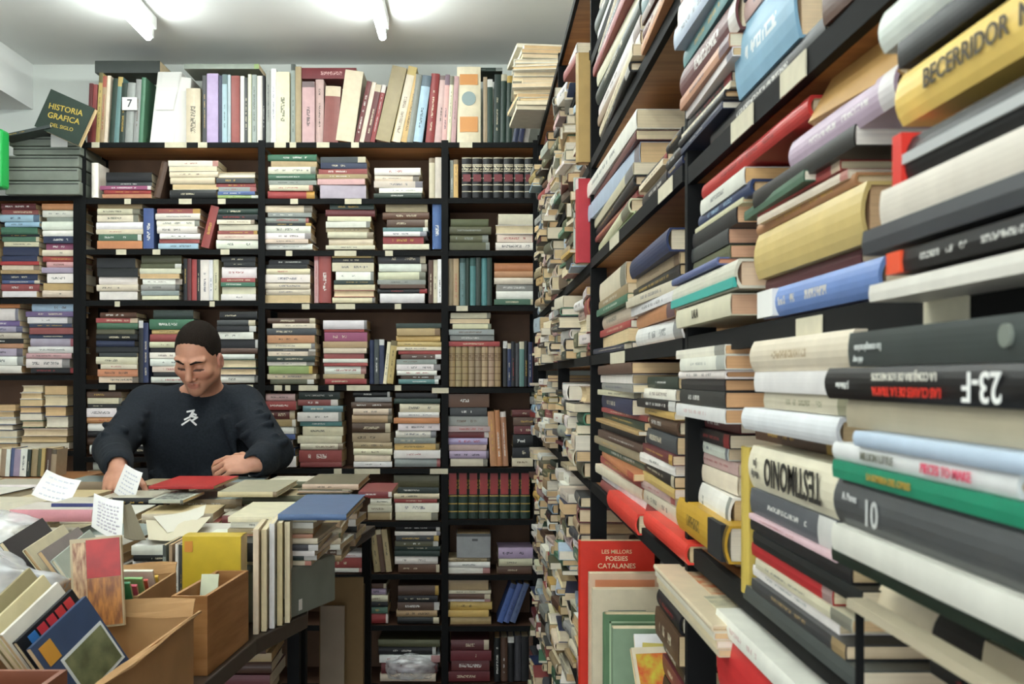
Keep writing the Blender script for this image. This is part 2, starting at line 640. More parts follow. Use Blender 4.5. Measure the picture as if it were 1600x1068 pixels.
# ---------------------------------------------------------------- back wall bookcases
def bookcase(name_label, x0, x1, zs, Yf, depth, posts, top, mat='dboard', topmat=None, z_lo=0.0, back=True, extra=()):
    t = tag(empty('bookcase', ((x0 + x1) / 2, Yf + depth / 2, 0)), name_label, 'bookcase')
    ox, oy = (x0 + x1) / 2, Yf + depth / 2
    for x in posts:
        m = MB()
        m.box(x - .014 - ox, x + .014 - ox, Yf - .004 - oy, Yf + .0 - oy, z_lo, top)
        m.box(x - .002 - ox, x + .002 - ox, Yf - oy, Yf + .035 - oy, z_lo, top)
        m.build('post', MAT['steel'], t)
        MB().box(x - .014 - ox, x + .014 - ox, Yf + depth - .035 - oy, Yf + depth - oy, z_lo, top).build('post', MAT['steel'], t)
    for i, z in enumerate(zs):
        b = MB().box(x0 + .0145 - ox, x1 - .0145 - ox, Yf + .006 - oy, Yf + depth - .036 - oy, z - .018, z).build('shelf_board', MAT[topmat if topmat and i == 0 else mat], t)
        MB().box(x0 + .0145 - ox, x1 - .0145 - ox, Yf - .0035 - oy, Yf + .0055 - oy, z - .020, z + .001).build('lip', MAT['steel'], b)
    for (x, za, zb) in extra:
        MB().box(x - .014 - ox, x + .014 - ox, Yf - .004 - oy, Yf + .03 - oy, za, zb).build('post', MAT['steel'], t)
    if back:
        MB().box(x0 + .0145 - ox, x1 - .0145 - ox, Yf + depth - .03 - oy, Yf + depth - .02 - oy, z_lo + .02, top).build('back_panel', MAT['hard'], t)
    return t


ZA = [pz(y) for y in (223, 311, 390, 470, 600, 714, 820, 905, 985, 1068)]
ZB = [pz(y) for y in (223, 311, 392, 475, 602, 732, 815, 897, 977, 1068)]
ZCC = [pz(y) for y in (223, 310, 392, 478, 606, 731, 812, 898, 978, 1068)]
DEP = .28
bookcase('tall black steel bookcase with brown boards, behind the man', px(127), px(409), ZA, YB, DEP, (px(129),), pz(223) + .01, topmat='board')
bookcase('tall black steel bookcase with brown boards, middle of the back wall', px(409), px(695), ZB, YB, DEP, (px(409),), pz(223) + .01, topmat='board', extra=((px(573), .02, pz(815)),))
bookcase('narrow steel bookcase filling the corner of the back wall', px(695), px(845), ZCC, YB, DEP, (px(695), px(838)), pz(223) + .01, topmat='board')
for (y0, y1) in ((0, 1),):
    # plain side sheet that closes the corner bookcase towards the side shelves
    pass


def S(x0, x1, y0, y1, s, place, Y=YB, **k):
    """stack between pixel columns x0..x1, top y0, standing on pixel row y1"""
    return stack(BACKW, (px(x0, Y), Y + .012, 0), (px(x1, Y), Y + .012, 0), pz(y1, Y) + .001, pz(y0, Y), s, place, **k)


def Rw(x0, x1, y0, y1, s, place, Y=YB, lean=0.0, var=.06, **k):
    tk = toks(s)
    tot = sum(n or 8 for _, n in tk)
    sc_ = (px(x1, Y) - px(x0, Y)) / tot * math.cos(R(lean))
    H = pz(y0, Y) - pz(y1, Y)
    return row(BACKW, (px(x0, Y), Y + .012, 0), pz(y1, Y) + .001, s, (H * (1 - var), H), place, scale=sc_, lean=lean, **k)


PA, PB, PC, PL = 'bookcase behind the man', 'middle bookcase', 'corner bookcase', 'beamside bookcase'

# top shelf: standing volumes
TOP = [
    # x0 x1 ytop token-list lean text
    (134, 147, 125, 'm6r7', 2), (148, 166, 112, 'y6t6c5', 3), (168, 184, 118, 'D6T6', 4), (184, 206, 125, 'D7g10', 3), (206, 222, 118, 'g9G7', 3),
    (289, 312, 132, 'c22', 0), (314, 340, 112, 'd6v15', 0), (340, 354, 114, 'n6l8', 0), (354, 373, 112, 'l4r11', 0), (374, 392, 114, 'w6d6c5', 0),
    (392, 413, 114, 'g8w9k4', 0),
]
for i, (x0, x1, yt, s, ln) in enumerate(TOP):
    Rw(x0, x1, yt, 222, s, f'{ORD[i]} upright group, top shelf, {PA}', lean=ln, group=None, W=(.14, .17))
TOPB = [
    (414, 452, 105, 'g7w8c20', 0), (453, 470, 98, 'g6t8', 0), (471, 505, 122, 'p20p13', 0), (503, 528, 132, 'r22', 3), (523, 553, 110, 'c22', 8),
    (553, 585, 125, 'm7c7m9r7', 12), (585, 625, 98, 't20y12', 13), (612, 636, 112, 'c10y8', 12), (634, 660, 112, 'g9l12', 8), (664, 692, 112, 'r8p8', 5),
    (690, 712, 115, 'p7c6p7', 3), (755, 770, 118, 't6D8', 0), (771, 800, 112, 'D10D9D9', 1), (800, 826, 118, 'n8n7g8', 10),
]
for i, (x0, x1, yt, s, ln) in enumerate(TOPB):
    Rw(x0, x1, yt, 222, s, f'{ORD[i]} upright group, top shelf past the white folder', lean=ln, W=(.14, .17))

H_ = pz(103) - pz(222)
b = book(H_, .16, px(751) - px(714), mat3(UP, Vector((0, 1, 0)), Vector((-1, 0, 0)), ((px(714) + px(751)) / 2, YB + .012, pz(222) + .001 + H_ / 2)), 'd8cdb0', 'wide cream volume with two orange panels and a round emblem on its spine', keep=True, style=2, kind='h')
T_ = b['T']
b['extra'] = [('spine_panel', MB().box(-H_ * .36, -H_ * .16, -.0012, .004, -T_ * .38, T_ * .38), simple('orange_panel', 'c88a4c', .5)),
              ('spine_panel', MB().box(H_ * .26, H_ * .40, -.0012, .004, -T_ * .38, T_ * .38), simple('orange_panel', 'c88a4c', .5)),
              ('emblem', MB().tube([(H_ * .08, -.0014, 0), (H_ * .08, .003, 0)], T_ * .30, 20), simple('grey_emblem', '8a9a98', .5))]
num = tag(MB().box(px(191), px(214), YB - .002, YB + .004, pz(172), pz(152)).build('number_card', MAT['white']), 'small white card with a seven, fixed to the upright books of the top shelf', 'number card')
num['digit'] = 1
# white folder standing open among them
fo = tag(empty('document_box', (px(258), YB + .06, pz(222))), 'big white document box with a loose white sheet, on the top shelf', 'box')
MB().obox((-.075, -.03, 0), (.10, .0, 0), (0, .18, 0), (.035, 0, .30)).build('case', MAT['white'], fo, bevel=.004)
MB().obox((.026, -.03, .0), (.045, .02, 0), (0, .18, 0), (.024, .0, .28)).build('flap', MAT['white'], fo, bevel=.003)
MB().sheet([[(-.045 + .018 * j + .030 * i / 8, -.034 - .004 * math.sin(i), .14 + .019 * i) for j in range(5)] for i in range(9)], .001).build('loose_sheet', MAT['white'], fo)
# flat ones on top of the row
lay(BACKW, Vector((px(195), YB + .03, pz(110))), .27, .17, .05, 'd', 'thick charcoal folio lying flat on the upright books, topmost', ink='d')
lay(BACKW, Vector((px(344), YB + .02, pz(105))), .31, .17, .02, 'g', 'grey-green folio lying flat across the uprights beside the folder', ink='L')
lay(BACKW, Vector((px(511), YB + .02, pz(120.5))), .235, .15, .045, 'm', 'maroon volume lying flat on the pink volumes of the top shelf', ink='p')
lay(BACKW, Vector((px(755), YB + .03, pz(112)+.012)), .16, .15, .014, 'D', 'dark green folio lying flat on the uprights near the corner', ink='g')

# row 1
Rw(141, 152, 252, 308, 'w10', f'plain upright, second shelf, {PA}')
S(155, 236, 268, 309, 'k12d5M5r5o5', f'first stack, second shelf, {PA}')
Rw(237, 249, 250, 309, 'B10', f'tilted spot, second shelf, {PA}', lean=14)
S(262, 340, 250, 309, 'c8P7c8c9P8k12', f'second stack, second shelf, {PA}')
S(336, 404, 268, 309, 'P8d7r5g6b5L4', f'third stack, second shelf, {PA}')
S(417, 494, 240, 309, 'G8t7c9G7g6c7r9', f'first stack, second shelf, {PB}')
S(494, 576, 244, 309, 'd8n8r7t6p8v18', f'second stack, second shelf, {PB}')
S(583, 660, 261, 309, 'w10c8c9w7D7', f'third stack, second shelf, {PB}')
Rw(670, 690, 245, 309, 'c8c9', f'upright pair, second shelf, {PB}')
Rw(703, 716, 246, 308, 'g5y7', f'upright pair, second shelf, {PC}')


def volume_set(x0, x1, y0, y1, n, col, ink, label, group, low=None, Y=YB):
    for i in range(n):
        xa = x0 + (x1 - x0) * i / n
        xb = x0 + (x1 - x0) * (i + 1) / n
        T = px(xb, Y) - px(xa, Y)
        H = pz(y0, Y) - pz(y1, Y)
        p = Vector(((px(xa, Y) + px(xb, Y)) / 2, Y + .012 + rnd.uniform(0, .004), pz(y1, Y) + .001 + H / 2))
        M = mat3(UP, Vector((0, 1, 0)), Vector((-1, 0, 0)), p)
        b = book(H, .13, T * .93, M, col, label, kind='h', ink=ink, style=1, name='bound_volume', cat='bound volume', group=group, seed=9.0)
        b['band'] = low


volume_set(721, 836, 245, 308, 7, 'k', 'c', 'black bound volume with cream bands, second shelf of the corner bookcase', 'black banded volumes in the corner bookcase', low='m')
# row 2
S(147, 222, 315, 388, 't8c7c9w9c6G8o10', f'first stack, third shelf, {PA}')
Rw(222, 239, 322, 388, 'b16', f'single blue upright, third shelf, {PA}')
S(241, 312, 325, 388, 'r6w8w8w9w7r5l7', f'second stack, third shelf, {PA}')
Rw(312, 326, 318, 388, 'r12', f'tilted spot, third shelf, {PA}', lean=14)
S(336, 403, 325, 388, 'D8k7c6c8r5c7w12', f'third stack, third shelf, {PA}')
S(413, 488, 320, 389, 'c10g6g8k4w10w8c6w8', f'first stack, third shelf, {PB}')
S(508, 586, 318, 389, 'D8m10c7w9t6c9c10c6', f'second stack, third shelf, {PB}')
S(597, 671, 318, 389, 't10B9B10T5w6r9c7', f'third stack, third shelf, {PB}')
Rw(675, 691, 315, 389, 'b16', f'single blue upright, third shelf, {PB}')
S(702, 769, 341, 390, 'O11O11O11O11', f'grey-green lying set, third shelf, {PC}', ink='g', yawj=0)
S(774, 842, 333, 390, 'c14P12c10w10', f'cream stack, third shelf, {PC}')
# row 3
S(148, 216, 402, 468, 'k14k12w11c9w12', f'first stack, fourth shelf, {PA}')
S(217, 283, 398, 468, 'O14O8c8P9w9g10g8c7', f'second stack, fourth shelf, {PA}')
Rw(285, 340, 402, 469, 'k6m6r8k5w14w6c8', f'uprights, fourth shelf, {PA}')
S(344, 400, 400, 469, 'k8k6w16r6G6c10w9', f'third stack, fourth shelf, {PA}')
S(412, 485, 405, 473, 'k7k6c8w12c9c8P12', f'first stack, fourth shelf, {PB}')
Rw(490, 517, 397, 473, 'p6r18', f'upright pair, fourth shelf, {PB}')
S(518, 586, 397, 473, 'y5k6c13w12D6c8P10c8', f'second stack, fourth shelf, {PB}')
S(589, 668, 396, 473, 'd12w10c10g6B5k6w12', f'third stack, fourth shelf, {PB}')
Rw(669, 691, 404, 473, 'B7c6w7', f'end uprights, fourth shelf, {PB}')
Rw(699, 717, 402, 477, 't9t9', f'tan uprights, fourth shelf, {PC}')
Rw(718, 769, 402, 477, 'T9D7T9D8T9D8', f'blue-green uprights, fourth shelf, {PC}', ink='D', var=.01)
S(772, 846, 410, 476, 'o10o8c8g8w10G7', f'tilted stack, fourth shelf, {PC}')
# row 4
S(148, 214, 488, 598, 'B9r8G10O8k10n10k10d6c12c8o12c10', f'first stack, fifth shelf, {PA}')
Rw(215, 231, 500, 598, 'k7n8', f'dark uprights, fifth shelf, {PA}')
S(232, 302, 484, 598, 'D12G14y6r10c8k6w8w10c8k6w8', f'second stack, fifth shelf, {PA}')
S(338, 402, 486, 598, 'k12d8k8w10k12B8w7P12P10w10', f'third stack, fifth shelf, {PA}')
S(416, 494, 497, 600, 'B8c7d10o12c8d4c7D8w6L12c8O7', f'first stack, fifth shelf, {PB}')
S(504, 574, 500, 600, 'w14r4M14t10c8r8w6r5w12t7r8', f'second stack, fifth shelf, {PB}')
Rw(577, 600, 530, 600, 'n7d8n8', f'navy uprights, fifth shelf, {PB}')
Rw(598, 614, 532, 600, 'c5y9', f'tilted pair, fifth shelf, {PB}', lean=6)
S(618, 690, 505, 600, 'D8t12y10y8c6r6B8g8w10w8B6T8', f'third stack, fifth shelf, {PB}')
volume_set(701, 783, 541, 604, 8, 't', 'B', 'faded brown ribbed volume standing on the fifth shelf, corner bookcase', 'brown ribbed volumes in the corner bookcase')
lay(BACKW, Vector((px(741), YB + .012, pz(540.5))), .21, .14, .020, 'r', 'red volume lying flat on the brown ribbed volumes', ink='c')
S(700, 773, 514, 532, 'g9g9', 'grey pair over the brown ribbed volumes', yawj=1)
S(702, 768, 488, 513.5, 'c9P8c8', 'pile over the grey pair')
Rw(786, 838, 532, 604, 'k7n6k7d6T8k6n7m6', f'dark uprights, fifth shelf, {PC}')
# row 5
S(134, 190, 612, 710, 'B8c8k5w12o8w10k8B10w12', f'first stack, sixth shelf, {PA}')
S(195, 262, 616, 710, 'k8w8B9t8c9r8w8k9', f'second stack, sixth shelf, {PA}')
S(268, 334, 616, 710, 'w8B8t9k8c9n8w8t9', f'third stack, sixth shelf, {PA}')
S(338, 403, 616, 710, 'p8c8t9k8c9w8n8t9', f'fourth stack, sixth shelf, {PA}')
S(413, 462, 615, 730, 'p8r10m10t8w8b6w10n8w12', f'first stack, sixth shelf, {PB}')
S(464, 536, 612, 730, 'D10r8T8w12T6c12c10c8r16r6', f'second stack, sixth shelf, {PB}')
S(548, 613, 612, 730, 'k7g6B8c8t10B12t12t8c8c8w7', f'third stack, sixth shelf, {PB}')
S(615, 688, 614, 730, 'k8D7c12w8o8w10w10g8y9w12g12', f'fourth stack, sixth shelf, {PB}')
S(699, 766, 615, 729, 'B14d9g10p6m6v7p6v8c8', f'first stack, sixth shelf, {PC}')
Rw(766, 795, 640, 729, 'o10o8o9', f'tilted orange uprights, sixth shelf, {PC}', lean=-3)
S(800, 842, 640, 729, 'm7B8m8k12k10c8', f'second stack, sixth shelf, {PC}')
# row 6 and lower
S(134, 200, 722, 818, 'w8t9B8c9k8w8t9', f'first stack, seventh shelf, {PA}')
S(205, 400, 730, 818, 'k8k9', f'long folios, seventh shelf, {PA}', W=(.2, .22))
S(470, 545, 745, 813, 'w8t9B8c9k8', f'first stack, seventh shelf, {PB}')
S(574, 612, 757, 813, 'r16w8c8t9', f'second stack, seventh shelf, {PB}')
S(615, 687, 742, 813, 'O16D8c7r5w12c10', f'third stack, seventh shelf, {PB}')
volume_set(699, 829, 738, 811, 8, 'D', 'y', 'green bound volume with a red upper half, seventh shelf of the corner bookcase', 'red and green volumes in the corner bookcase', low='r')
S(508, 568, 866, 895, 'w6r16w7', f'first stack, eighth shelf, {PB}')
Rw(584, 612, 828, 895, 't10B8t9', f'leaning browns, eighth shelf, {PB}', lean=-7)
S(616, 688, 820, 895, 'k10w6d8O8D6D8w12B12', f'second stack, eighth shelf, {PB}')
Rw(712, 768, 832, 872, 'g54', f'grey cover above white papers, eighth shelf, {PC}')
S(700, 766, 872, 897, 't6w9w9', f'white pile, eighth shelf, {PC}')
S(777, 834, 856, 897, 'v12c8B8', f'lilac-topped stack, eighth shelf, {PC}')
S(577, 606, 912, 975, 'B6v8c8k6G8r12', f'first stack, ninth shelf, {PB}')
S(618, 689, 915, 975, 'B12k8B10t8k8', f'second stack, ninth shelf, {PB}')
S(697, 769, 906, 977, 't16c5B8w4y12y10y12', f'yellow-sided stack, ninth shelf, {PC}')
Rw(776, 806, 910, 975, 'b9b9b9', f'leaning blue uprights, ninth shelf, {PC}', lean=20, ink='n', var=.02)
S(590, 688, 1000, 1066, 'O8k9w8m12c9', f'first stack, tenth shelf, {PB}')
S(700, 768, 1000, 1066, 'm12m12m12m12', f'dark red stack, tenth shelf, {PC}')
Rw(772, 838, 995, 1066, 'k7B8k7d8k8B8', f'dark uprights, tenth shelf, {PC}')
S(134, 400, 860, 903, 'k8k9t8', f'long folios, eighth shelf, {PA}', W=(.2, .22))
# small price cards on the shelf lips
for i, (x, y, w) in enumerate(((200, 311, 10), (290, 311, 20), (347, 311, 12), (190, 390, 16), (245, 390, 12), (352, 390, 14), (184, 471, 8), (332, 471, 8), (176, 601, 10), (384, 601, 24),
                               (460, 311, 12), (552, 311, 26), (452, 392, 10), (540, 392, 34), (608, 392, 12), (478, 475, 12), (540, 475, 30), (622, 475, 10), (435, 602, 12), (450, 602, 8),
                               (482, 602, 30), (518, 602, 8), (560, 602, 36), (622, 602, 10), (688, 606, 26), (528, 732, 12), (574, 732, 40), (686, 732, 28), (150, 223, 12), (275, 223, 34), (317, 223, 14),
                               (438, 223, 18), (458, 223, 10), (505, 223, 20), (555, 223, 12), (728, 223, 20), (722, 478, 18))):
    bay = PA if x < 409 else PB if x < 690 else PC
    m = MB().box(px(x - w / 2), px(x + w / 2), YB - .0058, YB - .0037, pz(y) - .021, pz(y) + .001)
    tag(m.build('shelf_tag', MAT['label']), 'small blank cream card stuck on the shelf lip of a back wall bookcase', 'shelf tag', 'cream cards on the shelf lips')

# ---------------------------------------------------------------- the bookcase under the beam
YL = YB
bookcase('beamside bookcase: wide wooden one under the ceiling beam, with lilac and cream stacks', px(-190, YL), px(126.5, YL), [pz(y, YL) for y in (306, 467, 586, 704, 830)], YL, .3, (px(126, YL) - .015,), pz(300, YL), mat='board')
S(-2, 60, 318, 464, 'm10r8l12l8G12k4G8c8n14n10r6c8t6n10b6r12w10', f'first tall stack, upper shelf, {PL}', Y=YL)
S(64, 126, 318, 464, 'o9w10g6w12w9n10M9c9r8p8v8w14y10c10', f'second tall stack, upper shelf, {PL}', Y=YL)
S(-70, -6, 330, 464, 'r9b9w9m9c9g8w9r8t8k8', f'third tall stack, upper shelf, {PL}', Y=YL)
S(-30, 34, 474, 583, 'o6w16u7v8c8k6o6v10w12w10', f'first tall stack, middle shelf, {PL}', Y=YL)
S(38, 116, 474, 583, 'l12u8w10n6r10n6v12w10p8w14k8', f'second tall stack, middle shelf, {PL}', Y=YL)
S(-30, 25, 632, 702, 'P10P10P10P9P10P9P9', f'first pale stack, lower shelf, {PL}', Y=YL)
S(28, 66, 602, 668, 'P6P6P6P6P6P6', f'second pale stack, lower shelf, {PL}', Y=YL, jit=.002)
S(67, 106, 602, 668, 'P8P9P9P9', f'third pale stack, lower shelf, {PL}', Y=YL, jit=.002)
S(28, 106, 669, 702, 'P12P10P10', f'long pale base pile, lower shelf, {PL}', Y=YL)
Rw(-60, 84, 700, 745, 'w9c8w9l5v12c8t8w6b5v10w10D5t9O6y5B8t8', f'row on the sill below the {PL}', Y=3.7, lean=4, W=(.1, .12))
lb = MB().box(px(-190, 3.7), px(128, 3.7), 3.68, 3.96, pz(746, 3.7) - .02, pz(746, 3.7))
tb = tag(empty('side_table', (px(-30, 3.7), 3.82, 0)), 'low wooden ledge below the bookcase under the beam, carrying a row of books', 'ledge')
o = lb.build('table_top', MAT['board'], tb)
o.matrix_parent_inverse = Matrix.Translation(-tb.location)
for xx in (-190, 118):
    o = MB().box(px(xx, 3.7), px(xx, 3.7) + .04, 3.69, 3.73, 0, pz(746, 3.7) - .0202).build('leg', MAT['steel'], tb)
    o.matrix_parent_inverse = Matrix.Translation(-tb.location)

# grey storage boxes on top of it
YG = 4.06
for i, (x0, x1, y0, y1, mm) in enumerate(((8, 124, 283, 304, 'gbox'), (10, 122, 262, 282, 'gbox'), (9, 123, 243, 261, 'gbox'), (20, 126, 229, 242, 'gbox'), (14, 118, 213, 228, 'gbox'))):
    m = MB().box(px(x0, YG), px(x1, YG), YG + .0, YG + .28, pz(y1, YG) + .001, pz(y0, YG))
    o = m.build('archive_box', MAT[mm], bevel=.003)
    tag(o, f'flat grey archive box, {("bottom", "second from bottom", "middle", "second from top", "top")[i]} of the pile above the bookcase under the beam', 'archive box', 'grey archive boxes under the beam')
    MB().box(px(x0, YG) + .004, px(x1, YG) - .004, YG - .0015, YG - .0002, pz(y0, YG) - .012, pz(y0, YG) - .009).build('lid_seam', MAT['black'], o)
tag(MB().box(px(80, YG), px(106, YG), YG - .004, YG - .002, pz(230, YG), pz(210, YG)).build('shelf_tag', MAT['white']), 'white card hanging on the grey archive boxes', 'tag')
gm = simple('green_plastic', '1fa34a', .35)
gt = MB().box(px(-30, 3.95), px(12, 3.95), 3.9, 3.95 + .02, pz(296, 3.95), pz(205, 3.95))
# green crate seen at the frame's edge, standing on the same pile
g = tag(gt.build('plastic_crate', gm, bevel=.01), 'bright green plastic crate beside the grey archive boxes', 'crate')
MB().box(px(-26, 3.95), px(8, 3.95), 3.894, 3.8995, pz(288, 3.95), pz(214, 3.95)).build('side_panel', MAT['gbox'], g, bevel=.002)
# dark green album leaning over the boxes, gold lettering
A = at(52, 196, 3.98)
B_ = at(78, 138, 3.98)
C_ = at(128, 214, 3.98)
alb = book3(A, B_, C_, .035, 'D', 'dark green album with yellow lettering, propped on the archive boxes', kind='h', ink='y', name='album', cat='album', keep=True)
alb['cover_words_m'] = True
# lettering axes in the album's own frame: along the cover's lower edge and up its side
_inv = alb['M'].inverted().to_3x3()
ALB_X = (_inv @ (C_ - A)).normalized()
ALB_N = Vector((0, 0, float(alb['fs'])))
ALB_X = (ALB_X - ALB_N * ALB_X.dot(ALB_N)).normalized()
ALB_Y = ALB_N.cross(ALB_X)
ALB_O = Vector((0.0, alb['W'] * .5, alb['fs'] * (alb['T'] / 2 + .0006))) + ALB_Y * .03
lay(BACKW, at(40, 207, 3.97), .2, .2, .012, 'd', 'thin charcoal folder lying on the grey archive boxes', tilt=R(-12))
# ---------------------------------------------------------------- side shelves along the aisle
LABELMAT = {'m': simple('maroon_label', '6a2428', .5), 'r': simple('red_label', '8f2a28', .5)}
ZR = (2.46, 2.215, 1.97, 1.75, 1.547, 1.275, 1.02, .76, .5, .1)


def yx(x, X=XR):
    return F * X / (x - CX)


def side_unit(label, ya, yb, zs, X=XR, depth=.29):
    """a bay from ya (near the camera) to yb"""
    t = tag(empty('bookcase', (X + depth / 2, (ya + yb) / 2, 0)), label, 'bookcase')
    oy = (ya + yb) / 2
    x0, x1 = -depth / 2, depth / 2
    for i, z in enumerate(zs):
        b = MB().box(x0 + .006, x1, ya + .016 - oy, yb - .016 - oy, z - .018, z).build('shelf_board', MAT['board'], t)
        MB().box(x0 - .0035, x0 + .0055, ya + .016 - oy, yb - .016 - oy, z - .0195, z + .001).build('lip', MAT['steel'], b)
    MB().box(x1 - .001, x1 + .009, ya + .002 - oy, yb - .002 - oy, .05, zs[0]).build('back_panel', MAT['hard'], t)
    for y in (yb - .0155,):
        MB().box(x0 - .004, x0 + .030, y - oy, y + .014 - oy, 0, zs[0] + .02).build('post', MAT['steel'], t)
        MB().box(x1 - .032, x1 - .002, y - oy, y + .014 - oy, 0, zs[0] + .02).build('post', MAT['steel'], t)
    return t


Y1, Y2, Y3, Y4 = yx(1075), yx(925), 3.02, 4.04
side_unit('side bookcase closest to the camera, packed with thick lying books', .12, Y1, (2.25, 1.985, 1.745, 1.547, 1.305, 1.02, .76, .5, .1))
side_unit('side bookcase between the two black posts, second along the aisle', Y1, Y2, (2.40, 2.19, 1.97, 1.755, 1.547, 1.275, .86, .5, .1))
side_unit('third side bookcase along the aisle', Y2, Y3, ZR)
side_unit('last side bookcase, against the back wall', Y3, Y4, ZR)


def SR(x0, x1, X, z0, z1, s, place, **k):
    """stack whose spines face the aisle, between pixel columns x0 (far) and x1 (near)"""
    a, b = yx(x0, X), yx(x1, X)
    return stack(SIDEW, (X, a, 0), (X, b, 0), z0, z1, s, place, **k)


def NB(x0, top, bot, x1, X, c, lab, W=.145, L=None, dz=0.0, yaw=0, tilt=0, **k):
    """one lying book: far end at pixel column x0 with its top and bottom rows there, near end at column x1"""
    ya = yx(x0, X)
    yb = ya - L if L else yx(x1, X)
    zt, zb = [EYE + (CY - q) * X / (x0 - CX) + dz for q in (top, bot)]
    return lay(SIDEW, Vector((X, (ya + yb) / 2, zb)), ya - yb, W, zt - zb, c, lab, yaw=R(yaw), tilt=R(tilt), keep=True, **k)


# --- closest bay, shelf level with the eye: stack by the camera
NEAR = dict(X=.213)
NB(1357, 446, 472, 0, .213, 'w', 'thin off-white book lying under the black books with the orange tip', L=.25, W=.15, ink='c', style=2, pages='d8d0c0')
b = NB(1388, 397, 430, 0, .213, 'k', 'black book with an orange block on its spine', L=.25, ink='w', pages='cbbd9c')
b['extra'] = [('spine_block', MB().box(-.125, -.108, -.0012, .004, -.0055, .0055), simple('orange_block', 'e2502a', .45))]
NB(1346, 362, 399.5, 0, .211, 'd', 'charcoal book with pale lettering, on top of the orange-tipped black book', L=.27, ink='c')
NB(1374, 299, 352, 0, .213, 'd8cfc0', 'thick cream book with grey smudged spine, over the charcoal book', L=.26, ink='t', W=.16, style=2, pages='d9cdb4')
NB(1408, 218, 296, 0, .216, 'k', 'thick black book with a pale line on its spine, under the gold one', L=.25, W=.16, ink='k', kind='h', style=2)
b = BOOKS[-1]
b['extra'] = [('spine_line', MB().box(-.125, .12, -.0014, .003, -.001, .004), simple('silver_line', 'b4b6b4', .4)),
              ('bookmark', MB().box(-.132, -.121, -.0016, .02, -.016, .0155), simple('red_tab', 'd83428', .4))]
b = NB(1398, 118, 198, 0, .222, 'e8c56a', 'golden-yellow paperback with dark capital lettering, near the top of the tall stack', L=.26, W=.15, kind='h', ink='B', pages='e0cfa8')
b['style'] = 2
b['text'] = [('BECERRIDOR  NEGRO', .0135, -.028, .0005, 0, '3c3018')]
NB(1402, 62, 108, 0, .225, 'k', 'black paperback between the golden book and the white one', L=.24, ink='B', W=.12)  # its black colour stands for the shade in the stack's gap
NB(1372, 20, 84, 0, .222, 'w', 'smooth white volume at the very top of the tall stack', L=.26, W=.15, kind='h', style=2)
# second pile, with the blue book at the bottom
b = NB(1187, 456, 499, 1372, .25, '6a86bc', 'light blue book with a white spine end, lying on the shelf lip', kind='h', ink='c', pages='dcd0b4')
b['extra'] = [('spine_block', MB().box(-b['L'] / 2, -b['L'] / 2 + .045, -.0022, .006, -b['T'] * .47, b['T'] * .47), MAT['white'])]
NB(1196, 438, 455, 1345, .262, 'm', 'maroon book in the shadow above the light blue book', W=.13)  # dark colour gives the shadow area between the blue and tan books
b = NB(1178, 368, 437, 1345, .252, 'c8b070', 'thick mustard-tan book with faded spine, middle of the pile', ink='t', pages='d2ae82', W=.14)
b['style'] = 2
NB(1182, 352, 367, 1335, .256, 'o', 'orange paperback on the thick mustard-tan book', ink='y', pages='dcc8a4')
NB(1186, 340, 351, 1320, .252, 'c', 'thin cream paperback with red edge over the orange one', ink='r', yaw=1)
NB(1183, 327, 339, 1312, .256, 'r', 'thin red paperback below the green one', ink='c')
NB(1157, 331, 345, 1262, .25, 'G', 'thin bright green paperback jutting from the pile', ink='w', yaw=-2)
NB(1176, 300, 325, 1334, .25, 'k', 'black book with white lettering running along its spine', ink='w', pages='e6e0d4')
NB(1232, 222, 268, 1396, .25, 'b8a4b4', 'plastic-wrapped lilac book with a shiny spine', ink='w', pages='d8c4a0')
pt = lambda x, y, X: Vector((X, yx(x, X), EYE + (CY - y) * X / (x - CX)))
book3(pt(1262, 192, .252), pt(1402, 112, .252), pt(1345, 74, .277), .006, 'b58d52', 'light brown board wedged at a slant above the lilac book', kind='p', keep=True, style=2)
# third pile, beside the post
X3 = .238
b = NB(1056, 486, 513, 1140, X3, 'd8d2b6', 'cream paperback with dark capitals, at the bottom of the pile beside the post', pages='d4aa88')
b['style'] = 2
b['text'] = [('LALA', .013, -.02, 0, 0, '4a4438')]
b = NB(1050, 449, 484, 1148, X3, 'c9c6b4', 'pale paperback with a teal lower edge', pages='d9bfa0')
b['style'] = 2
b['extra'] = [('spine_block', MB().box(-b['L'] / 2, b['L'] / 2, -.0014, .002, -b['T'] * .46, -b['T'] * .12), simple('teal_block', '3aa79b', .4))]
NB(1049, 437, 447, 1120, X3, 'b', 'thin blue paperback above the teal-edged one', pages='d9a080')
NB(1083, 412, 430, 1140, .25, 'O', 'olive-black book, bottom of the dark trio', pages='d0a080', ink='w')
NB(1080, 390, 411, 1137, .25, 'd', 'charcoal book with a maroon patch, middle of the dark trio', pages='d0a080', ink='r')
NB(1082, 366, 389, 1150, .25, 'k', 'black book topping the dark trio', pages='d6ab84', ink='w')
NB(1086, 358, 365, 1160, .25, 'c', 'very thin cream paperback on the dark trio', style=2)
NB(1091, 338, 357, 1172, .25, '2a3858', 'navy book beneath the white one with blurred lettering', ink='l')
NB(1094, 314, 337, 1162, .248, 'w', 'white paperback with blurred dark lettering, beside the post', ink='d', pages='e0b478')
NB(1096, 290, 312.5, 1262, .252, 'b0302c', 'long red book lying just under the upper board', ink='m', W=.15, kind='h')

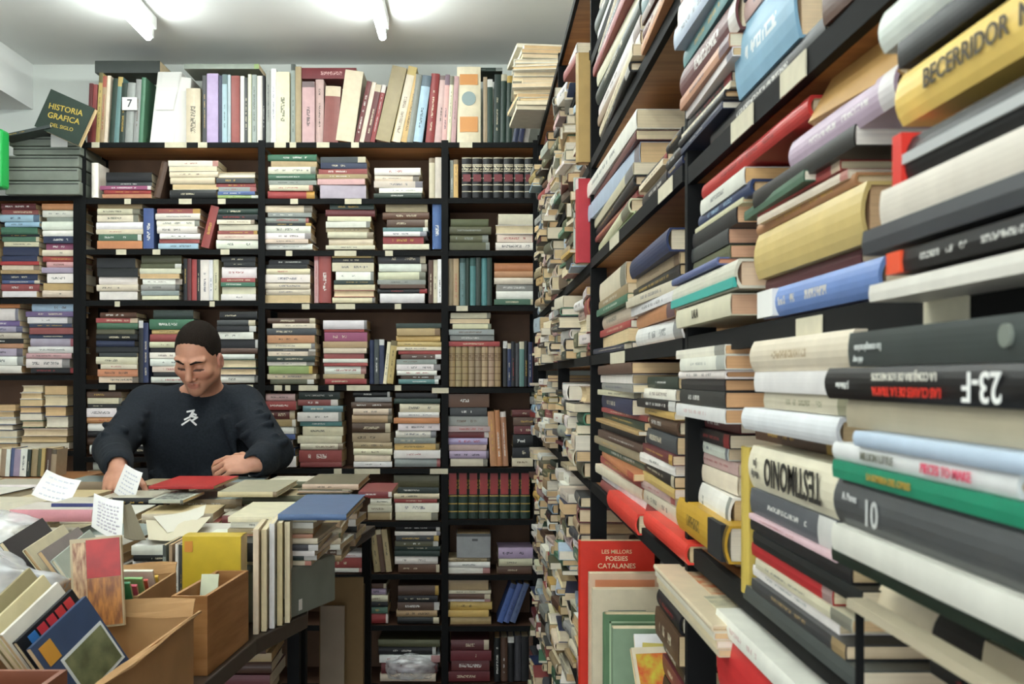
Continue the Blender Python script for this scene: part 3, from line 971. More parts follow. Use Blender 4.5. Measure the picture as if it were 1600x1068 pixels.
# --- closest bay, shelf below the eye: stack by the camera
XN = .211
z = EYE + (590 - 985) * XN / (1600 - CX)
seq = [  # from the top: top z, bottom z, X, far column, colour, label, kwargs
    (1.5255, 1.5063, .212, 1325, '3a403e', 'wide charcoal-green book with a round pale emblem, topmost by the camera', dict(ink='w', L=.27)),
    (1.5058, 1.4876, .2105, 1288, '151516', 'black book with 23-F in large white figures', dict(ink='k', L=.25)),
    (1.4872, 1.4715, .216, 1322, 'a89e86', 'plastic-wrapped grey-tan book under the black one with white figures', dict(ink='c', L=.27)),
    (1.4711, 1.4630, .206, 1332, 'b4c4d4', 'pale blue paperback with a blank spine', dict(L=.27)),
    (1.4626, 1.4528, .2085, 1300, 'd9d9d6', 'light grey hardback with pink lettering and rounded end', dict(L=.20, kind='h')),
    (1.4524, 1.4425, .2075, 1300, '1e8060', 'emerald green book with faint gold lettering', dict(L=.26, ink='y')),
    (1.4421, 1.4160, .209, 1302, '4a4c4c', 'thick dark grey book marked with a pale number ten', dict(L=.27, ink='g')),
    (1.4156, 1.4005, .2065, 1299, 'd6d4c8', 'long ivory book across the lower part of the stack', dict(L=.27)),
    (1.4001, 1.3915, .212, 1299, '1d2c22', 'dark green board under the long ivory book', dict(L=.27)),
]
for zt, zb, X, x0, c, lab, kw in seq:
    ya = yx(x0, X)
    L = kw.pop('L')
    bb = lay(SIDEW, Vector((X, ya - L / 2, zb)), L, .15, zt - zb, c, lab, keep=True, **kw)
    bb['style'] = 2
    bb['Y'] = (ya, L)
    T = zt - zb
    if '23-F' in lab:
        bb['text'] = [('23-F', .0185, .064, 0, math.pi, 'f0efe9'), ('LA CONJURA DE LOS NECIOS', .0056, -.0135, .0040, math.pi, 'd8d4c4'),
                      ('LAS CLAVES DE LA TRAMA', .0066, -.011, -.0035, math.pi, 'd83020'), ('J. Palacios', .0050, -.0936, -.001, math.pi, 'd8d8d0')]
    elif 'emblem' in lab:
        bb['text'] = [('La conspiracion', .0058, -.105, .0005, math.pi, 'c9ccc6'), ('del rey', .0050, -.118, -.006, math.pi, 'c9ccc6')]
        bb['extra'] = [('emblem', MB().tube([(.036, -.0015, .001), (.036, .002, .001)], .0048, 20), MAT['gbox'])]
    elif 'number ten' in lab:
        bb['text'] = [('10', .020, -.078, -.002, 0, 'b9bab6'), ('A. Perez', .006, -.108, .004, 0, 'c8c8c4')]
    elif 'pink' in lab:
        bb['text'] = [('MILLION LITTLE', .0060, -.034, 0, 0, '77786a'), ('PIECES TO MAKE', .0064, .042, 0, 0, 'd65a70')]
    elif 'gold' in lab:
        bb['text'] = [('LA SOMBRA DEL CIPRES', .005, -.05, 0, 0, 'a58a3c')]

# second pile of that shelf, around TESTIMONIO
X5 = .2345
seq = [
    (1.5310, 1.5052, X5, 1171, 1326, 'd9cdb6', 'wide cream book topping the pile with the white spines', dict(ink='t', pages='d8c09a')),
    (1.5048, 1.4885, X5, 1178, 1300, 'e0dcd8', 'white paperback with pale pink lettering', dict(ink='p')),
    (1.4881, 1.4752, .237, 1193, 1326, 'b8b09a', 'greyish tan paperback between the white ones', dict(ink='O')),
    (1.4745, 1.4560, .229, 1158, 1306, 'dfe1e2', 'long white book with faint blue lettering jutting forward', dict(ink='l', kind='h')),
    (1.4556, 1.4425, .262, 1180, 1310, 'B', 'brown-edged book in the shade over the one that reads TESTIMONIO', dict()),
    (1.4418, 1.4060, .2350, 1169, 1306, 'ded6bc', 'thick cream hardback lettered TESTIMONIO in tall black capitals', dict(kind='h', pages='cbb08a')),
    (1.4056, 1.3850, .2355, 1172, 1304, '55585c', 'grey book with white lettering and a square mark', dict(ink='w')),
    (1.3846, 1.3800, .233, 1170, 1306, 'd8b8bc', 'thin pale pink paperback', dict()),
    (1.3796, 1.3700, .236, 1172, 1330, '232324', 'black book with pink flecks', dict(ink='p')),
    (1.3696, 1.3590, .235, 1176, 1345, '1b1f1f', 'long black book with white lettering, jutting out to the shelf\'s gap', dict(ink='w')),
    (1.3586, 1.3480, .237, 1174, 1300, 'a8262a', 'dark red book under the long black ones', dict(ink='g')),
    (1.3476, 1.3390, .236, 1180, 1330, 'c', 'cream paperback with grey lettering, low in the pile', dict(ink='d')),
    (1.3386, 1.3300, .239, 1176, 1310, 'w', 'off-white paperback, third from the bottom of the pile', dict(ink='g')),
    (1.3296, 1.3200, .2345, 1174, 1320, 'd', 'charcoal paperback, next to lowest in the pile', dict(ink='t')),
    (1.3195, 1.3062, .2345, 1160, 1340, '4a4f4c', 'dark slate book lying on the board, lowest of the pile', dict(ink='t')),
]
for zt, zb, X, x0, x1, c, lab, kw in seq:
    ya, yb = yx(x0, X), yx(x1, X)
    bb = lay(SIDEW, Vector((X, (ya + yb) / 2, zb)), ya - yb, .15, zt - zb, c, lab, keep=True, **kw)
    if 'TESTIMONIO in' in lab:
        bb['style'] = 2
        bb['text'] = [('TESTIMONIO', .023, .012, .001, math.pi, '26241f'), ('Jon', .007, -.082, .004, math.pi, '6a665c'), ('Manchip', .006, -.082, -.005, math.pi, '6a665c')]
        bb['squash'] = 1.35
        bb['extra'] = [('spine_block', MB().box(-bb['L'] / 2, bb['L'] / 2, .0045, .0052, bb['T'] * .46, bb['T'] * .499), simple('red_edge', 'b02a24', .5))]
# recessed cream books and a crate of cream spines, next to the camera
for i, (x0, x1, c) in enumerate(((1366, 1452, 'd2c4a6'), (1455, 1530, '1a1a1a'), (1533, 1640, 'cdbfa0'))):  # middle black entry paints the shaded gap between the cream books
    X = .245
    ya, yb = yx(x0, X), yx(x1, X)
    lay(SIDEW, Vector((X, (ya + yb) / 2, 1.3465)), ya - yb - .001, .13, .026, c, f'{("cream book in the gap behind the crate", "black book between the two cream ones over the crate", "cream book in the gap, closest to the camera")[i]}', keep=True, style=2)
lay(SIDEW, Vector((.25, .45, 1.3372)), .2, .13, .0088, 'k', 'black folder under the books in the gap behind the crate', keep=True)
cr = tag(empty('wire_crate', (.212, .40, 1.3065)), 'dark crate with a pale rim, holding upright cream books by the camera', 'crate')
MB().box(-.006, .006, -.14, .155, .066, .071).build('rim', simple('pale_rim', 'b5aa90', .4), cr)
MB().box(-.002, .002, .150, .153, 0, .0655).build('wire', MAT['steel'], cr)
for k in range(5):
    y = .028 - .04 * k
    MB().box(-.003, .003, y - .0015, y + .0015, 0, .0655).build('wire', MAT['steel'], cr)
row(SIDEW, (.222, .452, 0), 1.3067, 'c20c20c20c20c20', (.027, .028), 'wire crate by the camera', scale=.00195, W=(.02, .024), keep=True, style=2)
# the upright yellow book, the board's front books
book(.128, .12, .022, mat3(UP, Vector((1, 0, 0)), UP.cross(Vector((1, 0, 0))), (.2335, yx(1159, .2335), 1.3115 + .064)), 'b8a04c', 'yellow-and-white book standing upright between the piles', kind='h', keep=True, style=2, pages='e0dcc8')
lay(SIDEW, Vector((.229, .825, 1.2625)), .26, .15, .0170, 'w', 'long white book lying under the front edge of the shelf board', ink='p', keep=True)
lay(SIDEW, Vector((.231, .828, 1.1990)), .262, .15, .063, 'c03030', 'big bright red hardback under the long white book', kind='h', style=2, keep=True, ink='r')
lay(SIDEW, Vector((.236, .77, 1.170)), .22, .15, .028, 'c', 'cream volume beneath the big red hardback', keep=True)
SR(1140, 1420, .245, 1.022, 1.168, 't12w8c9r8G9c12w7t9', 'low pile under the big red hardback')
# lying protruding magazine stack at the post
for i, (c, t_, lab) in enumerate((('d2c2a4', .006, 'magazine with an orange pictured cover on top of the jutting pile'), ('d9d2be', .007, 'ivory magazine, second in the jutting pile'), ('d8c9a4', .008, 'thick cream magazine, third in the jutting pile'), ('c9bda0', .007, 'beige magazine at the foot of the jutting pile'))):
    zz = 1.2735 - sum((.006, .007, .008, .007)[:i + 1]) - .0004 * i
    X = .215
    ya, yb = yx(1021, X), yx(1112, X)
    bb = lay(SIDEW, Vector((X + .002 * i, (ya + yb) / 2, zz)), ya - yb, .15, t_, c, lab, keep=True, style=2, name='magazine', cat='magazine')
    if i == 0:
        bb['extra'] = [('cover_picture', MB().box(-.10, .02, .03, .09, t_ / 2 + .0001, t_ / 2 + .0006), simple('orange_picture', 'c06a3c', .4, .5, 60, col2='d8c8a0')),
                       ('cover_picture', MB().box(.03, .10, .02, .11, t_ / 2 + .0001, t_ / 2 + .0006), simple('grey_picture', '8a8a74', .4, .5, 60, col2='c8c0a0'))]
SR(1028, 1070, .258, .862, 1.243, 'k12d9k12B20k14m12k18d18k12d14B18k18m12', 'tall dark pile under the magazines at the post')

# --- upper shelves of the closest bay
P1 = 'above the eye-level shelf of the closest side bookcase'
seq = [
    (1.8290, 1.7640, .246, 1148, 1240, '7fa6bc', 'very thick pale blue pictured book with cream pages, on the upper board', dict(kind='h', pages='ecd3ac', W=.16, ink='w')),
    (1.7635, 1.7465, .252, 1110, 1290, 'k', 'black folio with a white edge beneath the thick pale blue book', dict(ink='w')),
    (1.8110, 1.7980, .240, 1062, 1140, '2a2a2e', 'glossy dark magazine, top of the slumped magazine pile', dict(ink='c')),
]
for zt, zb, X, x0, x1, c, lab, kw in seq[:2]:
    ya, yb = yx(x0, X), yx(x1, X)
    W = kw.pop('W', .14)
    lay(SIDEW, Vector((X, (ya + yb) / 2, zb)), ya - yb, W, zt - zb, c, lab, keep=True, **kw)
SR(1152, 1240, .25, 1.8295, 1.975 - .025, 'k12d9w8n14p8', 'pile over the thick pale blue book')
SR(1300, 1420, .25, 1.747, 1.95, 'k14w8k10d18c8k20B12', 'dark pile at the upper corner by the camera')
SR(1425, 1640, .25, 1.747, 1.95, 'w12c14n14c8k20B12', 'uppermost pile by the camera')
SR(1290, 1420, .26, 1.986, 2.2, 'k14w8k10d18c8k20B12', 'hidden dark pile by the camera, upper level')
SR(1058, 1144, .235, 1.800, 1.945, 'p9w20l16T12m24o9w6', 'coloured pile by the first black post')
SR(1090, 1280, .25, 1.986, 2.22, 'w12c14n14w14l16B12', 'upper pile by the first black post')
SR(1064, 1142, .246, 1.7655, 1.799, 'k8c5k7n6', 'slumped magazines beneath the coloured pile', yawj=1)
# leaning spines jutting out past the post, second bay
def LB(x0, y0, x1, y1, X, T, c, lab, W=.13, **k):
    """a book lying with a tilted spine from pixel (x0, y0) to (x1, y1), top edge"""
    a = Vector((X, yx(x0, X), EYE + (CY - y0) * X / (x0 - CX)))
    b_ = Vector((X, yx(x1, X), EYE + (CY - y1) * X / (x1 - CX)))
    x = (b_ - a).normalized()
    y = Vector((1, 0, 0))
    zz = x.cross(y)
    return book((b_ - a).length, W, T, mat3(x, y, zz, (a + b_) / 2 - zz * T / 2), c, lab, keep=True, **k)


SR(1046, 1074, .25, 1.757, 1.80, 'k6w5k7n6', 'slumped magazines at the first post', yawj=1)
SR(1000, 1044, .25, 1.757, 1.80, 'k5c4t4k7', 'slumped magazines behind the first post', yawj=1)
SR(918, 992, .25, 1.757, 1.925, 'w16m8l18c10k9r6c12L5', 'white-topped pile, second side bookcase above the eye', W=(.14, .17))
SR(932, 996, .243, 1.972, 2.17, 'c12k9r10c14D16w12t10c9k8', 'cream and red pile, high in the second side bookcase', W=(.10, .14))
SR(1000, 1064, .240, 1.972, 2.17, 'w16c9r9w18l12T14B9m16o9', 'pastel pile, high in the second side bookcase', W=(.10, .14))
SR(930, 990, .25, 2.192, 2.375, 'c12t9r10c14D16w12', 'topmost pile of the second side bookcase')
SR(994, 1066, .25, 2.192, 2.375, 'w16c9k9w18l12', 'topmost pile at the first post')
# eye level shelf, second bay
SR(932, 984, .252, 1.549, 1.695, 'c22t10G8c16r8P14n6', 'cream-topped pile, second side bookcase at eye level', W=(.14, .17))
SR(985, 1062, .256, 1.549, 1.660, 't9k8c9w8o12w18', 'orange-and-pale pile, second side bookcase at eye level', W=(.13, .15))
SR(983, 1056, .25, 1.6605, 1.692, 'n14', 'navy paperback crowning', W=(.10, .12))
# below the eye, second bay
PB2 = 'second side bookcase below eye level'
SR(932, 1000, .248, 1.440, 1.524, 'B14w12g10c8n20', f'upper half pile, {PB2}', W=(.14, .17))
SR(936, 1003, .252, 1.277, 1.439, 'r6D9y5k9B10t10G9o8r10c12w9r12', f'lower half pile, {PB2}', W=(.13, .16))
SR(1004, 1058, .256, 1.277, 1.500, 'D10w9k8y6B12d14m8w8k9y8p7c12r20', f'pile behind the first post, {PB2}')
for i, (zt, zb, c, ink) in enumerate(((1.5325, 1.5225, 'e2ddcc', 'd'), (1.522, 1.508, 'w', 'g'), (1.5075, 1.499, 'w', 'k'), (1.4985, 1.487, '2a2a2a', 'r'), (1.4865, 1.4705, '303230', 'w'), (1.470, 1.456, 'dcdad6', 'p'))):
    X = .236 + (.004, 0, .002, .004, .002, 0)[i]
    ya, yb = yx(1056 + (0, 6, 4, 8, 6, 0)[i], X), yx(1132, X)
    lay(SIDEW, Vector((X, (ya + yb) / 2, zb)), ya - yb, .15, zt - zb, c, f'{("cream", "white", "white-spined", "black and red", "charcoal", "pale grey")[i]} paperback, {ORD[i]} from top of the white-topped pile at the first post', ink=ink, keep=True, pages='d0a274')
SR(1082, 1150, .262, 1.307, 1.455, 'm8k9w8p8c12w22k9t12', 'slanted pile under the white-topped pile', W=(.13, .15))
bm2 = NB(1056, 776, 824, 1132, .242, 'b8902c', 'mustard-gold book with a black end, low at the first post', ink='k', kind='h', W=.14)
if True:
    b = bm2
    b['extra'] = [('spine_block', MB().box(b['L'] * .22, b['L'] * .46, -.0012, .004, -b['T'] * .49, b['T'] * .49), MAT['black'])]
for i, (x0, x1, y0, y1) in enumerate(((948, 992, 765, 792), (1005, 1070, 798, 824))):
    NB(x0, y0, y1, x1, .236, 'd03a2c', ('bright red book on the lower lip, toward the corner', 'rolled bright red hardback on the lower lip, beside the first post')[i], kind='h', style=2, W=.13, dz=-.0)
# face-out books under the second bay
for i, (x0, x1, yt, Y, c, lab) in enumerate((
        (905, 1024, 846, 2.02, 'c8301e', 'tall bright red poetry book facing the camera under the side shelves'),
        (921, 1034, 897, 1.92, 'd6b79a', 'cream book with an orange band, facing the camera before the red one'),
        (926, 1036, 922, 1.84, 'd3c6a8', 'plain beige book in front of the orange-banded one'),
        (944, 1062, 962, 1.66, '5c7a58', 'green-framed book standing before the beige ones'),
        (958, 1075, 984, 1.58, '7f9478', 'pale green booklet in front of the green-framed book'))):
    X0, X1_ = (x0 - CX) / F * Y, (x1 - CX) / F * Y
    zt = EYE + (CY - yt) / F * Y
    H = zt - .8625
    M = mat3(UP, Vector((1, 0, 0)), UP.cross(Vector((1, 0, 0))), (X0, Y + .02, .8625 + H / 2))
    # cover (local -Z) faces the camera
    bb = book(H, X1_ - X0, .022, M, c, lab, kind='h' if i in (0, 3) else 'p', keep=True, style=2, pages='d8c9a8')
    T = bb['T']
    W_ = bb['W']
    ex = []
    if i == 0:
        bb['cover_words'] = [('LES MILLORS', .011, H / 2 - .022, 'e8c89a'), ('POESIES', .013, H / 2 - .036, 'f0d8b0'), ('CATALANES', .014, H / 2 - .051, 'f0d8b0')]
    if i == 1:
        ex.append(('cover_band', MB().box(H / 2 - .03, H / 2 - .012, .012, W_ - .012, -T / 2 - .0007, -T / 2 + .0002), simple('salmon_band', 'd0855c', .5)))
    if i in (1, 2):
        ex.append(('cover_line', MB().box(H / 2 - .040, H / 2 - .0385, .03, W_ - .03, -T / 2 - .0006, -T / 2 + .0002), MAT['gbox']))
    if i == 3:
        fr = MB()
        h2 = H / 2
        for (a0, a1, b0, b1) in ((h2 - .014, h2 - .011, .01, W_ - .01), (h2 - .13, h2 - .127, .01, W_ - .01), (h2 - .13, h2 - .011, .01, .013), (h2 - .13, h2 - .011, W_ - .013, W_ - .01)):
            fr.box(a0, a1, b0, b1, -T / 2 - .0006, -T / 2 + .0002)
        ex.append(('cover_frame', fr, simple('pale_green_line', 'a9bd98', .5)))
    bb['extra'] = ex
# magazines heaped in front of them
for i, (x0, x1, yt, Y, c, lab, rz) in enumerate((
        (985, 1120, 1012, 1.42, 'c8bca0', 'glossy magazine with a red and orange cover, on the low heap', 8), (1004, 1125, 1004, 1.50, 'b2a24e', 'yellow-green magazine leaning on the low heap', -12),
        (990, 1060, 990, 1.56, 'w', 'white booklet standing in the low heap', 0))):
    X0, X1_ = (x0 - CX) / F * Y, (x1 - CX) / F * Y
    zt = EYE + (CY - yt) / F * Y
    M = Matrix.Translation((X0, Y, zt)) @ Matrix.Rotation(R(rz), 4, 'Z') @ Matrix.Rotation(R(58), 4, 'X') @ mat3(Vector((1, 0, 0)), Vector((0, -1, 0)), Vector((0, 0, -1)), (0, 0, 0)) @ Matrix.Translation(((X1_ - X0) / 2, 0, 0))
    bb = book(X1_ - X0, .17, .008, M, c, lab, keep=True, style=2, name='magazine', cat='magazine')
    if i == 0:
        w = X1_ - X0
        bb['extra'] = [('cover_picture', MB().box(-w / 2 + .005, w * .1, .01, .06, -.0047, -.0038), simple('red_picture', 'c0402c', .4, .5, 50, col2='b8b03c')),
                       ('cover_band', MB().box(w * .1, w / 2 - .003, .03, .055, -.0047, -.0038), simple('crimson_band', 'a01c3c', .4))]

# --- far side bays: dense piles
def fill_bay(ya, yb, zs, tag_, jut=(.005, .04)):
    for lv in range(len(zs) - 1):
        top, z0 = zs[lv] - .03, zs[lv + 1] + .0015
        y = yb - .03
        k = 0
        while y - .125 > ya + .01:
            w = rnd.uniform(.13, .17)
            w = min(w, y - ya - .012)
            X = XR + .004 - rnd.uniform(*jut)
            h = (top - z0) * (rnd.uniform(.8, .97) if lv else rnd.uniform(.2, .4))
            n = max(2, int(h / rnd.uniform(.017, .028)))
            s = ''.join(rnd.choice('cccwwwttgggPPPPkdBOOOmrGylDp') + str(rnd.randint(4, 14)) for _ in range(n))
            stack(SIDEW, (X, y, 0), (X, y - w + .006, 0), z0, z0 + h, s, f'{ORD[k]} pile from the corner, {ORD[lv]} level, {tag_}', W=(.12, .16), jit=.014, yawj=7)
            y -= w
            k += 1


fill_bay(Y2, Y3, ZR, 'third side bookcase')
fill_bay(Y3, Y4 - .0, ZR, 'last side bookcase', jut=(.005, .04))
# standing red volume and the yellow post-like book between the bays
lay(SIDEW, Vector((.235, 2.30, 2.4615)), .16, .14, .02, 'c', 'cream folder on top of the third side bookcase')
book(.185, .14, .034, mat3(UP, Vector((1, 0, 0)), UP.cross(Vector((1, 0, 0))), (.2185, 2.205, 1.752 + .0935)), 'b03038', 'crimson book with white marks standing upright beside the second black post', ink='w', kind='h', keep=True)
book(.20, .14, .016, mat3(UP, Vector((1, 0, 0)), UP.cross(Vector((1, 0, 0))), (.2195, 2.262, 1.752 + .1015)), 'b8c0b4', 'narrow grey-green book standing beside the crimson upright', ink='b', keep=True)
book(.24, .13, .035, mat3(UP, Vector((1, 0, 0)), UP.cross(Vector((1, 0, 0))), (.2185, 2.20, 1.972 + .121)), 'b0925a', 'tall ochre book standing upright above the crimson one', ink='t', kind='h', keep=True, style=2)
# loose papers and periodicals high up in the corner
yy = 3.95
for i in range(16):
    zt = 2.4625 + i * .0155
    c = rnd.choice(['d9d7cc', 'c9c5b6', 'b5b2a2', 'e2e1db', 'c2b89c'])
    lay(SIDEW, Vector((.155 + rnd.uniform(-.025, .02), 3.72 + rnd.uniform(-.02, .02), zt)), .27, .2, .0148, c, f'pale bundle of papers, {ORD[15 - i]} from top of the heap in the upper corner', yaw=R(rnd.uniform(-7, 7)), flip=i % 3 == 0, style=2, name='paper_bundle', cat='paper bundle')
# price cards on the side shelf lips
for i, (x, z, w, X) in enumerate(((1265, 1.536, 40, .2455), (1480, 1.536, 70, .2455), (1160, 1.736, 34, .2455), (1240, 1.736, 40, .2455), (965, 1.536, 22, .2455), (1040, 1.745, 22, .2455), (960, 1.745, 14, .2455))):
    ya, yb = yx(x - w / 2, X), yx(x + w / 2, X)
    tag(MB().box(X - .0008, X + .0003, yb, ya, z - .011, z + .009).build('shelf_tag', MAT['label']), 'faded card stuck on the lip of a side shelf', 'shelf tag', 'faded cards on the side shelf lips')
# ---------------------------------------------------------------- tables in the middle of the shop
ZT = 1.02


def poly_table(label, pts, legs, ztop=ZT):
    cx = sum(p[0] for p in pts) / len(pts)
    cy = sum(p[1] for p in pts) / len(pts)
    t = tag(empty('display_table', (cx, cy, 0)), label, 'table')
    n = len(pts)
    vs = [(x - cx, y - cy, ztop - .03) for x, y in pts] + [(x - cx, y - cy, ztop) for x, y in pts]
    MB().add(vs, [tuple(range(n))[::-1], tuple(range(n, 2 * n))] + [(i, (i + 1) % n, n + (i + 1) % n, n + i) for i in range(n)]).build('table_top', MAT['table'], t, bevel=.003)
    for x, y in legs:
        MB().box(x - .014 - cx, x + .014 - cx, y - .014 - cy, y + .014 - cy, 0, ztop - .0302).build('leg', MAT['steel'], t)
    return t


poly_table('dark display table by the man, heaped with lying books', [(-1.9, 2.47), (-.425, 2.47), (-.33, 3.24), (-1.9, 3.24)], [(-.44, 2.49), (-.355, 3.21), (-1.88, 2.49), (-1.88, 3.21)])
poly_table('dark display table in front, carrying cartons and wooden boxes', [(-1.9, 1.0), (-.47, 1.0), (-.425, 1.6), (-.405, 1.83), (-.345, 2.03), (-.41, 2.44), (-1.9, 2.44)],
           [(-.50, 1.04), (-.44, 2.40), (-1.88, 1.04), (-1.88, 2.40)])


def T_stack(x0, x1, Y, z1, s, place, top=None, W=(.15, .19), z0=ZT + .001, **k):
    n0 = len(BOOKS)
    stack(BACKW, (x0, Y, 0), (x1, Y, 0), z0, z1, s, place, W=W, jit=.008, yawj=5, **k)
    if top:
        BOOKS[-1]['cover2'] = srgb(top)


# far table, front rows of lying books (columns left to right across the room)
rows = [
    (2.50, [(-1.62, 'w7c9k6t9r7w9'), (-1.40, 'c9w7g9B8c9t8'), (-1.17, 'w8c9l7t9w8c9'), (-.955, 'w9c8c9w7t9c9'), (-.745, 'c8r7w9c8G7w9'), (-.545, 'r8G5c9w7t9l8')], 1.155),
    (2.74, [(-1.62, 't7c9k6t9r7w9'), (-1.40, 'd9w7g9B8c9t8'), (-1.17, 'c8k9l7t9w8c9'), (-.955, 'k9c8c9w7t9c9'), (-.745, 't9c7w9c8G7w9'), (-.545, 'O8c8w9c7t9l8')], 1.172),
    (3.00, [(-1.62, 'c7c9k6t9r7w9'), (-1.40, 'w9w7g9B8c9t8'), (-1.17, 't8k9l7t9w8c9'), (-.955, 'B8c8c9w7t9c9'), (-.745, 'c7c8w9c8G7w9'), (-.545, 'O9B8c9c7t9k8')], 1.180),
]
tops = ['d8d0bc', 'b9b3a0', 'd9cfae', '8f9a94', 'c9c3b0', 'a89878', 'dcd8cc', '7c8a8c', 'cbb88c']
for ri, (Y, cells, zt) in enumerate(rows):
    for ci, (x, s) in enumerate(cells):
        T_stack(x - .10, x + .098, Y, zt + rnd.uniform(-.008, .008), s, f'{ORD[ci]} pile of the {("front", "middle", "back")[ri]} row, man\'s table', top=tops[(ri * 4 + ci * 2) % 9], W=(.17, .20))
# near table, lying books between the boxes and the far table
for ci, (x, s, zt) in enumerate(((-1.70, 'w9c8t9w9c8', 1.12), (-1.48, 't9w8c9w9c8', 1.12), (-1.26, 'w9c8t9w9c8', 1.125), (-1.03, 'c9w8c9w9c8k8', 1.14), (-.83, 'w7c8w9c9t8c8', 1.150), (-.63, 'c7w7r5c9l6w9c8', 1.150))):
    T_stack(x - .095, x + .095, 2.22, zt, s, f'{ORD[ci]} pile on the rear edge of the carton table', top=tops[ci * 3 % 9], W=(.17, .19))
for ci, (x, s, zt) in enumerate(((-1.02, 'c9w8c9w9c8k8', 1.145), (-.82, 'w7c8w9c9t8c8', 1.155), (-.61, 'w8k5w7r5c9l6w9c8', 1.160))):
    T_stack(x - .09, x + .09, 2.02, zt, s, f'{ORD[ci]} pile behind the cartons', top=('cfc6aa', 'd8d2c2', 'd6d4cc')[ci], W=(.17, .18))

# named books lying on the piles
def flat(x0, x1, yb, yf, z, T, c, lab, rz=0, **k):
    """a book lying flat: front edge at pixel row yf between columns x0 and x1, back edge at row yb, top at height z"""
    Yf, Yb = (EYE - z) * F / (yf - CY), (EYE - z) * F / (yb - CY)
    X0, X1_ = (x0 - CX) / F * Yf, (x1 - CX) / F * Yf
    W_ = k.pop('W', Yb - Yf)
    return lay(BACKW, Vector(((X0 + X1_) / 2, Yf, z - T)), X1_ - X0, W_, T, c, lab, yaw=R(rz), keep=True, **k)


flat(232, 334, 743, 759, 1.206, .008, 'b02e2c', 'flat bright red folder lying before the man', ink='m', style=2)
flat(340, 432, 749, 768, 1.203, .014, 'c9bb94', 'tan book with a mottled grey cover by the man\'s cuff', cover2=srgb('a9a48c'), ink='B')
b = flat(232, 286, 767, 781, 1.186, .008, 'b8bcae', 'thin magazine with dark blotched lettering, before the red folder', name='magazine', cat='magazine')
w = b['L']
b['extra'] = [('cover_picture', MB().box(-w / 2 + .01, w / 2 - .01, .02, b['W'] - .04, .0038, .0046), simple('blotched_print', '26282a', .5, .5, 90, col2='a8aea2'))]
flat(434, 541, 772, 803, 1.232, .012, '4a6286', 'blue clothbound book topping the stack at the table corner', kind='h', ink='n', style=2)
T_stack(-.505, -.318, 2.01, 1.218, 'c7w8t7o5c8d8w7D7c6', 'stack under the blue clothbound book', z0=1.121, W=(.2, .25))
flat(472, 560, 740, 756, 1.205, .016, 'c9b09a', 'pink-and-grey bound book on the far corner of the man\'s table', cover2=srgb('6a6450'), kind='h')
flat(560, 612, 754, 768, 1.19, .014, '7a3434', 'maroon book at the far end of the man\'s table')
T_stack(-.50, -.345, 2.76, 1.19, 'O8c9t8c7O8c9', 'spread pile by the table\'s far edge', z0=ZT + .153, W=(.18, .2))
T_stack(-.445, -.352, 2.60, 1.125, 't9c8O7c9w8B8t9', 'narrow pile at the corner of the man\'s table', W=(.17, .19), top='8a7d5c')
T_stack(-.444, -.340, 2.84, 1.150, 'c9t8c7w9k8c8t9', 'second narrow pile along the man\'s table edge', W=(.16, .18), top='b0a080')
# grey box under the blue-topped stack
gb = MB()
A_, B2 = Vector((-.392, 1.925, ZT + .001)), Vector((-.348, 2.035, ZT + .001))
side = B2 - A_
inn = Vector((-side.y, side.x, 0)).normalized() * .17
gb.obox(A_, side * 2.0, inn, (0, 0, .099))
g = tag(gb.build('storage_box', MAT['gbox'], bevel=.004), 'grey-green cardboard box under the stack with the blue top', 'box')
MB().obox(A_ + side * .25 - inn * .006 + UP * .01, side * .16, inn * .005, (0, 0, .035)).build('label_holder', MAT['steel'], g)
MB().obox(A_ + side * .75 - inn * .006 + UP * .01, side * .10, inn * .005, (0, 0, .022)).build('label_holder', MAT['white'], g)


def open_box(name, label, cat, c, ax, ay, h, mat, th=.004, flaps=(), z=ZT + .001):
    """a box without lid: corner c, side vectors ax, ay"""
    c, ax, ay = Vector((*c, z)), Vector((*ax, 0)), Vector((*ay, 0))
    ux, uy = ax.normalized(), ay.normalized()
    t = tag(empty(name, c), label, cat)
    O = Vector((0, 0, 0))
    MB().obox(O, ax, ay, UP * th).build('bottom', mat, t)
    for o_, d, n_ in ((O, ax, uy), (O + ay - uy * th, ax, uy), (O + uy * th, ay - uy * 2 * th, ux), (O + ax - ux * th + uy * th, ay - uy * 2 * th, ux)):
        MB().obox(o_ + UP * th, d, n_ * th, UP * (h - th)).build('side_panel', mat, t)
    for o_, d, out in flaps:
        m_ = MB()
        g_ = [[Vector((*o_, h)) + Vector((*d, 0)) * (j / 6) + Vector(out) * (i / 3) + UP * (.004 * math.sin(j + i)) for j in range(7)] for i in range(4)]
        m_.sheet(g_, .003).build('flap', mat, t)
    return t


# 1 the nearest carton
open_box('carton', 'open brown cardboard carton with worn rim, holding a plastic-wrapped magazine', 'carton', (-.70, 1.08), (.262, 0), (.02, .39), .128, MAT['carton'], .004,
         flaps=(((0.02, .388), (.262, .0), (.0, .012, .02)), ((.262, 0), (.02, .39), (.012, 0, .006))))
# 2 small carton with papers behind it
open_box('carton', 'small open carton of pamphlets between the big carton and the wooden box', 'carton', (-.668, 1.50), (.158, 0), (.0, .19), .150, MAT['carton'], .004,
         flaps=(((0.0, .188), (.158, 0), (0, .008, .012)),))
# 3 slim wooden box
open_box('wooden_box', 'slim varnished wooden box at the table edge, with a yellow book behind it', 'box', (-.492, 1.602), (.0585, 0), (.017, .215), .128, MAT['ply'], .006)
bx = book(.105, .030, .004, Matrix.Translation((-.462, 1.70, 1.112)) @ Matrix.Rotation(R(-18), 4, 'X') @ mat3(UP, Vector((1, 0, 0)), UP.cross(Vector((1, 0, 0))), (-.012, 0, 0)), 'cdd2b4', 'pale green card slipped into the slim wooden box', keep=True, style=2)
